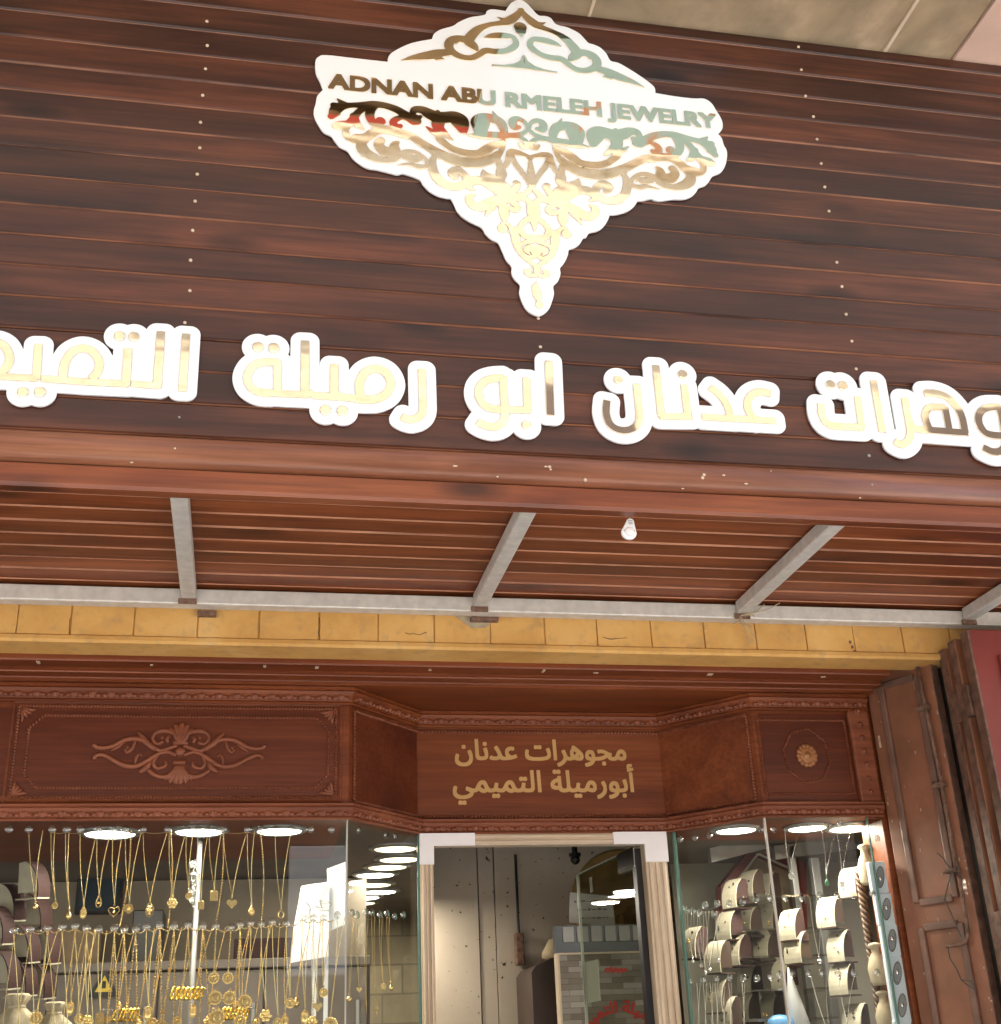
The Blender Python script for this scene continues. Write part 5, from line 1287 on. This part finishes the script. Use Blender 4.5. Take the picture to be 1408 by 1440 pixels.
# pale blue ring cards on the narrow pane
for i, (x, y) in enumerate(((1235, 1234), (1244, 1279), (1252, 1323), (1259, 1369), (1266, 1414), (1272, 1459))):
    q = PY(x, y, 3.612); t = thing('ring_card', f'pale blue card with an oval window on the narrow pane, {ORD[i+1]} from the top', 'jewellery card', (q[0], 3.612, q[2] - .047), 'pale blue ring cards')
    MB().box(q[0] - .0265, q[0] + .0265, 3.606, 3.625, q[2] - .0455, q[2] + .0455, .003).build('card', M_BLUEBOX, t)
    v_ = MB(); v_.tube([(q[0] + .003 + .0125 * math.cos(a_) + .006 * math.sin(a_), 3.6045, q[2] + .031 * math.sin(a_)) for a_ in [k * math.pi / 12 for k in range(25)]], .0016, 5); v_.build('oval_rim', M_SILVER, t)
    MB().prism_poly([(q[0] + .003 + .012 * math.cos(a_) + .006 * math.sin(a_), 3.6057, q[2] + .030 * math.sin(a_)) for a_ in [k * math.pi / 10 for k in range(20)]], (0, .001, 0)).build('oval_window', plain('grey_satin', (.33, .34, .36), .4), t)
    MB().ball((q[0] + .004, 3.604, q[2] + rng.uniform(-.008, .008)), .0045, 8, (1.2, .5, 1.6)).build('ring', M_SILVER, t, True)

# ivory busts behind the cards
for i, (x, y) in enumerate(((1219, 1216), (1234, 1356), (1245, 1424))):
    q = PY(x, y, 3.72); o = MB().lathe((q[0], 3.72, q[2] - .06), (0, 0, 1), [(0, .022), (.01, .026), (.05, .030), (.08, .020), (.092, .012), (.105, .012), (.112, .02), (.118, .018), (.122, .004)], 16).build('pendant_bust', M_IVORY2, None, True)
    tag(o, f'small ivory pendant bust beside the blue cards, {("highest", "middle", "lowest")[i]} of three', 'display bust', 'ivory busts beside the cards')

# jewellery pouches
for i, (x, y, s_) in enumerate(((21, 1440, 1.15), (74, 1446, 1.0))):
    q = PY(x, y, 3.70); t = thing('jewellery_pouch', ('larger' if i == 0 else 'smaller') + ' gathered ivory pouch at the lower left corner of the window', 'pouch', (q[0], 3.7, q[2] - .06), 'ivory pouches')
    n = 28; prof = [(-.07, .03), (-.05, .048), (-.02, .052), (.01, .044), (.028, .024), (.036, .016), (.044, .02), (.058, .027), (.064, .02), (.060, .012)]
    mb = MB(); vs = []
    for h_, r_ in prof:
        for j in range(n):
            a_ = 2 * math.pi * j / n; rr = r_ * s_ * (1 + .13 * math.sin(a_ * 7 + h_ * 30) * min(1, max(.2, (h_ + .07) * 12)))
            vs.append((q[0] + rr * math.cos(a_), 3.7 + rr * .8 * math.sin(a_), q[2] + h_ * s_))
    fs = [(a * n + j, a * n + (j + 1) % n, (a + 1) * n + (j + 1) % n, (a + 1) * n + j) for a in range(len(prof) - 1) for j in range(n)]
    mb.add(vs, fs).build('bag', M_IVORY2, t, True)
    MB().tube([(q[0] + .0175 * s_ * math.cos(k * .5), 3.7 + .0145 * s_ * math.sin(k * .5), q[2] + .036 * s_) for k in range(14)], .0032, 6).build('cord', M_CREAM, t, True)

# ================================================================== HOOKS AND NECKLACES
def hook(p, n_, label, group):
    p = Vector(p); o = MB(); ax = Vector(n_)
    o.lathe(p - ax * .002, ax, [(0, .0105), (.0015, .0108), (.004, .008), (.006, .004), (.011, .0034), (.012, .001)], 12)
    ob = o.build('suction_hook', M_CUP, None, True); tag(ob, label, 'suction hook', group); return ob
GL, GR, GA, GB = 'clear hooks on the left pane', 'clear hooks on the right pane', 'clear hooks on the angled left pane', 'clear hooks on the angled right pane'
inn = (0, 1, 0)
rowL1 = [13, 40.5, 73.5, 94, 113, 137, 159, 176.5, 201, 236, 262, 278, 294, 313.6, 348, 367.5, 387, 409.5, 437, 466]
for i, x in enumerate(rowL1): hook(PY(x, 1166, 3.604), inn, f'clear suction hook in the top row of the left pane, {ORD[i+1]} from the left', GL)
rowL2 = [(20, 1308), (43, 1306), (67, 1305), (88, 1303), (106, 1302), (122, 1305), (139, 1307), (161, 1305), (175, 1307), (191, 1306), (206, 1303), (225, 1301), (245, 1302), (265, 1300), (285, 1302), (304, 1302), (325, 1304), (338, 1300), (353, 1298), (367.5, 1299), (383, 1296), (403, 1298), (425.5, 1291), (441, 1291), (455, 1291), (475, 1287)]
for i, (x, y) in enumerate(rowL2): hook(PY(x, y, 3.604), inn, f'clear suction hook in the lower row of the left pane, {ORD[i+1]} from the left', GL)

def strand(a_, b_, sag=.03, k=8, side=0):
    a_, b_ = Vector(a_), Vector(b_); out = []
    for i in range(k + 1):
        t = i / k; p = a_.lerp(b_, t); p.z -= 0; p.x += side * math.sin(math.pi * t) * .004; out.append(p)
    return out
def chain(mb, pts, r, link_=0.0):
    if not link_: return mb.tube(pts, r, 5)
    P = [Vector(p) for p in pts]; out = []; rs = []; tot = 0
    for a_, b_ in zip(P, P[1:]):
        n = max(2, int((b_ - a_).length / link_))
        for i in range(n): out.append(a_.lerp(b_, i / n)); rs.append(r * (1.25 if len(out) % 2 else .6))
    out.append(P[-1]); rs.append(r); return mb.tube(out, rs, 6)
def heart_pts(c, s): return [(c[0] + s * 16 * math.sin(t) ** 3 / 16, c[1] - .0015, c[2] + s * (13 * math.cos(t) - 5 * math.cos(2 * t) - 2 * math.cos(3 * t) - math.cos(4 * t)) / 16) for t in [k * math.pi / 12 for k in range(24)]]
def pendant(shape, c, s, par, m):
    """c = top of the pendant, s = half width"""
    mb = MB(); x, y, z = c
    mb.tube([(x + .0018 * math.cos(a_), y, z + .0035 + .0035 * math.sin(a_)) for a_ in [k * math.pi / 5 for k in range(11)]], .0009, 5)
    z -= s
    if shape == 'round' or shape == 'coin':
        mb.lathe((x, y + .001, z), (0, -1, 0), [(0, s), (.0022, s), (.0024, s * .9), (.0016, s * .86), (.0016, s * .5), (.0028, s * .35), (.0028, s * .01)], 18)
        if shape == 'coin':
            for k in range(14): a_ = k * math.pi / 7; mb.ball((x + s * math.cos(a_), y, z + s * math.sin(a_)), s * .16, 6)
    elif shape == 'pearl': mb.ball((x, y, z), s, 12)
    elif shape == 'drop': mb.lathe((x, y, z + s), (0, 0, -1), [(0, .0005), (s * .5, s * .3), (s * 1.2, s * .7), (s * 1.8, s * .75), (s * 2.3, s * .4), (s * 2.4, .0003)], 12)
    elif shape == 'open drop':
        mb.tube([(x + s * .72 * math.sin(a_) * math.sin(a_ / 2), y, z + s * 1.2 * math.cos(a_)) for a_ in [k * math.pi / 10 for k in range(21)]], .0014, 5); mb.ball((x, y, z - s * .3), s * .35, 8)
    elif shape == 'oval': mb.ball((x, y, z - s * .3), s, 12, (.72, .3, 1.35)); mb.tube([(x + s * .75 * math.cos(a_), y - .001, z - s * .3 + s * 1.35 * math.sin(a_)) for a_ in [k * math.pi / 9 for k in range(19)]], .0011, 5)
    elif shape == 'heart': mb.prism_poly(heart_pts((x, y, z), s), (0, .003, 0))
    elif shape == 'open heart':
        P_ = heart_pts((x, y, z), s); mb.tube(P_ + [P_[0]], .0016, 5); mb.ball((x, y, z - s * .1), s * .3, 6)
    elif shape == 'ring': mb.tube([(x + s * .8 * math.cos(a_), y, z + s * math.sin(a_)) for a_ in [k * math.pi / 9 for k in range(19)]], .0018, 6)
    elif shape == 'square': mb.box(x - s * .8, x + s * .8, y - .001, y + .0015, z - s, z + s, .0006); mb.box(x - s * .5, x + s * .5, y - .0022, y - .001, z - s * .65, z + s * .65)
    elif shape == 'diamond': mb.prism_poly([(x, y - .001, z + s), (x + s, y - .001, z), (x, y - .001, z - s), (x - s, y - .001, z)], (0, .003, 0)); mb.tube([(x, y - .002, z + s * .6), (x + s * .6, y - .002, z), (x, y - .002, z - s * .6), (x - s * .6, y - .002, z), (x, y - .002, z + s * .6)], .001, 5)
    elif shape == 'five-sided': mb.prism_poly([(x + s * math.sin(a_), y - .001, z + s * math.cos(a_)) for a_ in [math.pi + k * 2 * math.pi / 5 for k in range(5)]], (0, .003, 0)); mb.ball((x, y - .001, z), s * .4, 8)
    elif shape == 'flower':
        for k in range(6): a_ = k * math.pi / 3; mb.ball((x + s * .6 * math.cos(a_), y, z + s * .6 * math.sin(a_)), s * .42, 8, (1, .5, 1))
        mb.ball((x, y - .001, z), s * .4, 8)
    elif shape == 'filigree':
        mb.tube([(x + s * .75 * math.cos(a_), y, z - s * .3 + s * 1.3 * math.sin(a_)) for a_ in [k * math.pi / 9 for k in range(19)]], .0016, 5)
        for dz in (-.9, -.3, .3): mb.ball((x, y, z + s * dz), s * .38, 8, (1, .5, 1))
        for sx in (-1, 1): mb.ball((x + sx * s * .35, y, z - s * .3), s * .28, 7)
    elif shape == 'cross': mb.box(x - .0012, x + .0012, y - .001, y + .001, z - s * 1.6, z + s); mb.box(x - s * .7, x + s * .7, y - .001, y + .001, z - s * .1, z + s * .3)
    return mb.build('pendant', m, par, shape in ('pearl', 'drop', 'oval', 'flower'))

def necklace(pa, pb, pc, shape, s, label, group, m=M_GOLDJ, r=.00085, link_=0.0, cat='necklace'):
    t = thing('necklace', label, cat, pa, group)
    mb = MB(); pa, pb, pc = Vector(pa), Vector(pb), Vector(pc)
    if (pb - pa).length < .012: pb = pa + Vector((.006, 0, 0)); pa = pa - Vector((.003, 0, 0))
    chain(mb, strand(pa, pc, side=1 if pc.x < pa.x else -1), r, link_); chain(mb, strand(pb, pc, side=-1), r, link_)
    mb.build('chain', m, t)
    if shape: pendant(shape, (pc.x, pc.y, pc.z - .006), s, t, m)
    return t
G1 = 'gold necklaces hanging from the top row of hooks'
R1 = [(40.5, 60, 50, 1268, 'pearl', .008), (73.5, 80, 78, 1266, 'round', .008), (94, 100, 97.4, 1276, 'drop', .011), (113, 137, 118, 1274, 'oval', .010), (137, 156, 139.6, 1258, 'open drop', .012), (159, 173, 161, 1271, 'open heart', .014),
      (176.5, 199, 182, 1267, 'five-sided', .014), (201, 236, 211, 1268, 'filigree', .013), (238, 262, 243, 1260, 'flower', .014), (262, 272, 266, 1252, 'round', .009), (278, 293, 283, 1264, 'square', .011), (294, 312, 301.6, 1250, 'square', .013),
      (313.6, 348, 326.6, 1260, 'heart', .014), (348, 358, 354, 1270, 'drop', .012), (387, 409.5, 395.5, 1278, 'ring', .009)]
cnt = {}
for *_, sh, _s in R1: cnt[sh] = cnt.get(sh, 0) + 1
seen = {}
for i, (xa, xb, xc, yc, sh, s) in enumerate(R1):
    seen[sh] = seen.get(sh, 0) + 1
    ex_ = '' if cnt[sh] == 1 else (', left one of two' if seen[sh] == 1 else ', right one of two')
    necklace(PY(xa, 1168, 3.612), PY(xb, 1168, 3.614), PY(xc, yc, 3.616), sh, s, f'fine gold necklace with {sh} pendant in the top row{ex_}', G1)
# thick rope chains slung from the top row to the lower row
for i, (a_, b_) in enumerate((((184, 1168), (168, 1304)), ((240, 1168), (236, 1304)), ((314, 1168), (303, 1304)), ((366, 1168), (367.5, 1300)))):
    t = thing('rope_chain', f'thick twisted gold rope chain between the two hook rows, {ORD[i+1]} from the left', 'chain', PY(*a_, 3.612), 'gold rope chains between hook rows')
    chain(MB(), strand(PY(*a_, 3.618), PY(*b_, 3.618), k=10, side=2), .0021, .0034).build('chain', M_GOLDJ, t)
# swag running from hook to hook
sw = MB(); P_ = []
for (x, y), (x2, y2) in zip(rowL2, rowL2[1:]):
    a_, b_ = Vector(PY(x, y + 1, 3.611)), Vector(PY(x2, y2 + 1, 3.611))
    for k in range(4): p = a_.lerp(b_, k / 4); p.z -= .012 * math.sin(math.pi * k / 4); P_.append(p)
chain(sw, P_, .0018, .0035); tag(sw.build('bracelet_swag', M_GOLDJ), 'long gold chain draped along the lower row of hooks on the left pane', 'chain')
sw = MB(); P_ = []
for x, x2 in zip(rowL1[2:17], rowL1[3:18]):
    a_, b_ = Vector(PY(x, 1170, 3.609)), Vector(PY(x2, 1170, 3.609))
    for k in range(4): p = a_.lerp(b_, k / 4); p.z -= .004 * math.sin(math.pi * k / 4); P_.append(p)
chain(sw, P_, .001, .003); tag(sw.build('bracelet_swag', M_GOLDJ), 'thin gold chain draped along the top row of hooks on the left pane', 'chain')
G2 = 'gold chains hanging from the lower row of hooks'
R2 = [(20, 8, 1500, 0), (43, 28, 1500, 0), (67, 58, 1480, 0), (88, 76, 1500, 0), (106, 92, 1500, 0), (122, 112, 1490, 0), (139, 141, 1421, 'square'), (161, 157, 1500, 1), (175, 171, 1500, 1), (191, 184, 1500, 2), (206, 209, 1412, 'oval'), (225, 219, 1500, 2),
      (245, 236, 1480, 2), (265, 260, 1500, 1), (286, 290, 1500, 2), (304, 301, 1366, 'c3'), (325, 321, 1366, 'c2'), (338, 335, 1500, 1), (353, 345, 1396, 'coin'), (367.5, 374, 1416, 'flower'), (383, 391, 1428, 'round'), (403, 408, 1400, 'round'), (425.5, 429, 1418, 'oval'), (441, 447, 1405, 'heart'), (475, 465, 1428, 'coin'), (122, 123, 1424, 'flower'), (245, 228, 1427, 'diamond')]
for i, (xa, xc, yc, sh) in enumerate(R2):
    ya = min(rowL2, key=lambda q: abs(q[0] - xa))[1]
    a_ = PY(xa, ya + 2, 3.614 + .004 * (i % 3))
    if sh in (0, 1, 2):
        t = thing('gold_chain', f'long {("thin", "medium", "thick")[sh]} gold chain on the lower row of the left pane, {ORD[i+1]} hanging there', 'chain', a_, G2)
        mb = MB(); r_ = (.0011, .0017, .0023)[sh]; dx = (.014, .006, .004)[sh]
        e0, e1 = PY(xc - 9, yc, 3.63), PY(xc + (20 if sh == 0 else 6), yc, 3.63)
        chain(mb, strand((a_[0] - dx * .2, a_[1], a_[2]), e1, side=1), r_, .0036 if sh else 0.0); chain(mb, strand((a_[0] + dx * .2, a_[1], a_[2]), e0, side=-1), r_, .0036 if sh else .003)
        mb.build('chain', M_GOLDJ, t)
    elif sh in ('c3', 'c2'):
        t = thing('coin_necklace', f'gold chain strung with {"three" if sh == "c3" else "two"} large coins in the left window', 'necklace', a_, G2)
        mb = MB(); chain(mb, strand(a_, PY(xc, yc, 3.625)), .002, .004); mb.build('chain', M_GOLDJ, t)
        for k in range(3 if sh == 'c3' else 2):
            q = PY(xc + 2.4 * k, yc + 2 + 26 * k, 3.625); pendant('coin', q, .0135 + .003 * k, t, M_GOLDJ)
    else:
        necklace(a_, (a_[0] + .02, a_[1], a_[2]), PY(xc, yc, 3.628), sh, .017 if sh in ('coin', 'flower', 'diamond') else .013, f'gold necklace with {sh} pendant on the lower row, hanging {ORD[i+1]} along it', G2, r=.0011)
R3 = [(52, 1432, 'coin'), (100, 1418, 'oval'), (112, 1434, 'round'), (152, 1436, 'heart'), (168, 1416, 'drop'), (196, 1436, 'filigree'), (214, 1440, 'coin'), (250, 1438, 'round'), (272, 1422, 'oval'), (294, 1437, 'flower'), (331, 1412, 'drop'), (338, 1437, 'coin'), (360, 1438, 'five-sided'), (401, 1436, 'oval'), (417, 1410, 'drop'), (440, 1437, 'flower'), (455, 1398, 'round')]
for i, (x, y, sh) in enumerate(R3):
    xa, ya = min(rowL2, key=lambda q: abs(q[0] - x - 6)); a_ = PY(xa, ya + 2, 3.645)
    necklace(a_, (a_[0] + .026, a_[1], a_[2]), PY(x, y - 12, 3.66), sh, .015 if sh in ('coin', 'flower', 'filigree') else .012, f'gold necklace with {sh} pendant in the crowded back layer, {ORD[i+1]} from the left', 'back layer of gold necklaces in the left window', r=.0012, link_=.0036 if i % 2 else 0)
# ear hoops on bars
for i, (x0, x1, y) in enumerate(((240, 286, 1404), (160, 195, 1434), (312, 350, 1432))):
    a_, b_ = Vector(PY(x0, y - 14, 3.70)), Vector(PY(x1, y - 14, 3.70))
    t = thing('hoop_bar', f'clear bar strung with bright gold hoops, {("by the white post", "nearest the chains at the lower left", "under the coin necklaces")[i]}', 'jewellery bar', a_, 'bars of gold hoops')
    MB().tube([a_ - Vector((.03, 0, 0)), b_ + Vector((.02, 0, 0))], .0025, 6).build('bar', M_CUP, t)
    n = 7
    for k in range(n):
        c_ = a_.lerp(b_, (k + .5) / n); mb = MB()
        mb.tube([(c_.x + .004 * math.cos(a2) + .004 * math.sin(a2), 3.70 + .008 * math.cos(a2), c_.z - .013 + .015 * math.sin(a2)) for a2 in [j * math.pi / 7 for j in range(15)]], .0032, 6); mb.build('hoop', plain('bright_gold', (.95, .68, .16), .22, 1.), t, True)

# angled left pane
nA = (.7365, -.6764, 0); A0 = (.287, 3.603, 0)
def onA(x, y, off=.012): return PL(x, y, (A0[0] - nA[0] * off, A0[1] - nA[1] * off, 0), nA)
for i, (x, y) in enumerate(((495, 1284), (502, 1287), (514, 1283), (523, 1284), (534, 1287), (544, 1285), (555, 1289), (567, 1287), (505, 1167), (543, 1174), (556, 1176))):
    hook(onA(x, y, .004), (-nA[0], -nA[1], 0), f'clear suction hook on the angled left pane, {("lower row, " + ORD[i+1]) if i < 8 else ("top row, " + ORD[i-7])} from the left', GA)
for i, (xa, xc, yc, sh) in enumerate(((495, 491, 1398, 'pearl'), (502, 505, 1384, 'heart'), (523, 530, 1412, 'cross'), (534, 539, 1380, 'square'), (544, 550, 1380, 'drop'), (514, 516, 1425, None))):
    necklace(onA(xa, 1288), onA(xa + 4, 1288), onA(xc, yc), sh, .008, f'thin gold chain with {sh or "no"} pendant on the angled left pane', 'thin chains on the angled left pane', r=.0006)

# angled right pane and right pane
nB = (-.757, -.653, 0); B0 = (1.325, 3.838, 0)
def onB(x, y, off=.012): return PL(x, y, (B0[0] - nB[0] * off, B0[1] - nB[1] * off, 0), nB)
hb = [(957, 1180), (978, 1178), (998.5, 1175), (1071, 1166), (959, 1278), (967, 1280), (975, 1281), (984, 1284), (992, 1273), (1004.5, 1285), (1009, 1271), (1026, 1270), (1045, 1268.5), (1063.7, 1265), (969.5, 1381), (989, 1378), (1007, 1377), (1026, 1375), (1045.6, 1376), (1065, 1376)]
for i, (x, y) in enumerate(hb):
    row, k = ('top', i + 1) if i < 4 else (('middle', i - 3) if i < 14 else ('lowest', i - 13))
    hook(onB(x, y, .004), (-nB[0], -nB[1], 0), f'clear suction hook on the angled right pane, {row} row, {ORD[k]} from the left', GB)
hr = [(1088, 1166), (1137, 1163.5), (1161.5, 1161), (1182, 1158), (1084, 1262.5), (1104.7, 1262.5), (1127.7, 1262.5), (1153, 1259), (1177, 1259), (1199, 1259), (1084, 1373.6), (1097.5, 1371), (1114.4, 1368.7), (1138, 1368.7), (1156.7, 1368.7), (1179, 1370), (1201, 1368.7), (1233.5, 1179), (1227, 1257), (1233, 1367.5)]
for i, (x, y) in enumerate(hr):
    if i < 17: row, k = ('top', i + 1) if i < 4 else (('middle', i - 3) if i < 10 else ('lowest', i - 9)); lab = f'clear suction hook on the right pane, {row} row, {ORD[k]} from the left'
    else: lab = f'clear suction hook on the narrow right pane, {("highest", "middle", "lowest")[i-17]} one'
    hook(PY(x, y, 3.604), inn, lab, GR)
for i, (xa, xc, yc, sh) in enumerate(((959, 963, 1350, 'round'), (967, 974, 1345, 'drop'), (975, 986, 1352, 'round'), (984, 992, 1362, 'drop'), (992, 995, 1350, 'cross'), (1004, 1010, 1345, 'flower'), (1009, 998, 1358, 'pearl'))):
    necklace(onB(xa, 1282), onB(xa + 6, 1282), onB(xc, yc), sh, .006, f'silver chain with small {sh} pendant on the angled right pane, {ORD[i+1]} along', 'silver chains on the angled right pane', m=M_SILVER, r=.0007)
for i, (xa, xc) in enumerate(((969, 972), (980, 984), (989, 994), (1000, 1004), (1007, 1012), (1017, 1020), (1026, 1032), (1045, 1048))):
    necklace(onB(xa, 1382), onB(xa + 5, 1382), onB(xc, 1500), None, .006, f'long silver chain low on the angled right pane, {ORD[i+1]} from the left', 'long silver chains low on the angled right pane', m=M_SILVER, r=.0008)
for i, (xa, xc, yc, sh, m_) in enumerate(((1155, 1162, 1233, 'drop', M_GREEN), (1176, 1184, 1236, 'square', M_SILVER), (1104, 1112, 1225, 'round', M_SILVER), (1139, 1152, 1346, 'pearl', M_SILVER), (1180, 1192, 1440, 'round', M_SILVER), (1140, 1168, 1460, 'drop', M_SILVER))):
    t = necklace(PY(xa, 1165 if i < 3 else (1262 if i == 3 else 1371), 3.614), PY(xa + 22, 1165 if i < 3 else (1262 if i == 3 else 1371), 3.614), PY(xc, yc, 3.618), sh, .009, f'fine silver thread with {("green drop", "square", "round", "pearl", "low round", "low drop")[i]} pendant behind the right pane', 'fine threads behind the right pane', m=M_SILVER, r=.0006)
    if m_ is M_GREEN: [c for c in t.children if c.name.startswith('pendant')][0].data.materials[0] = M_GREEN
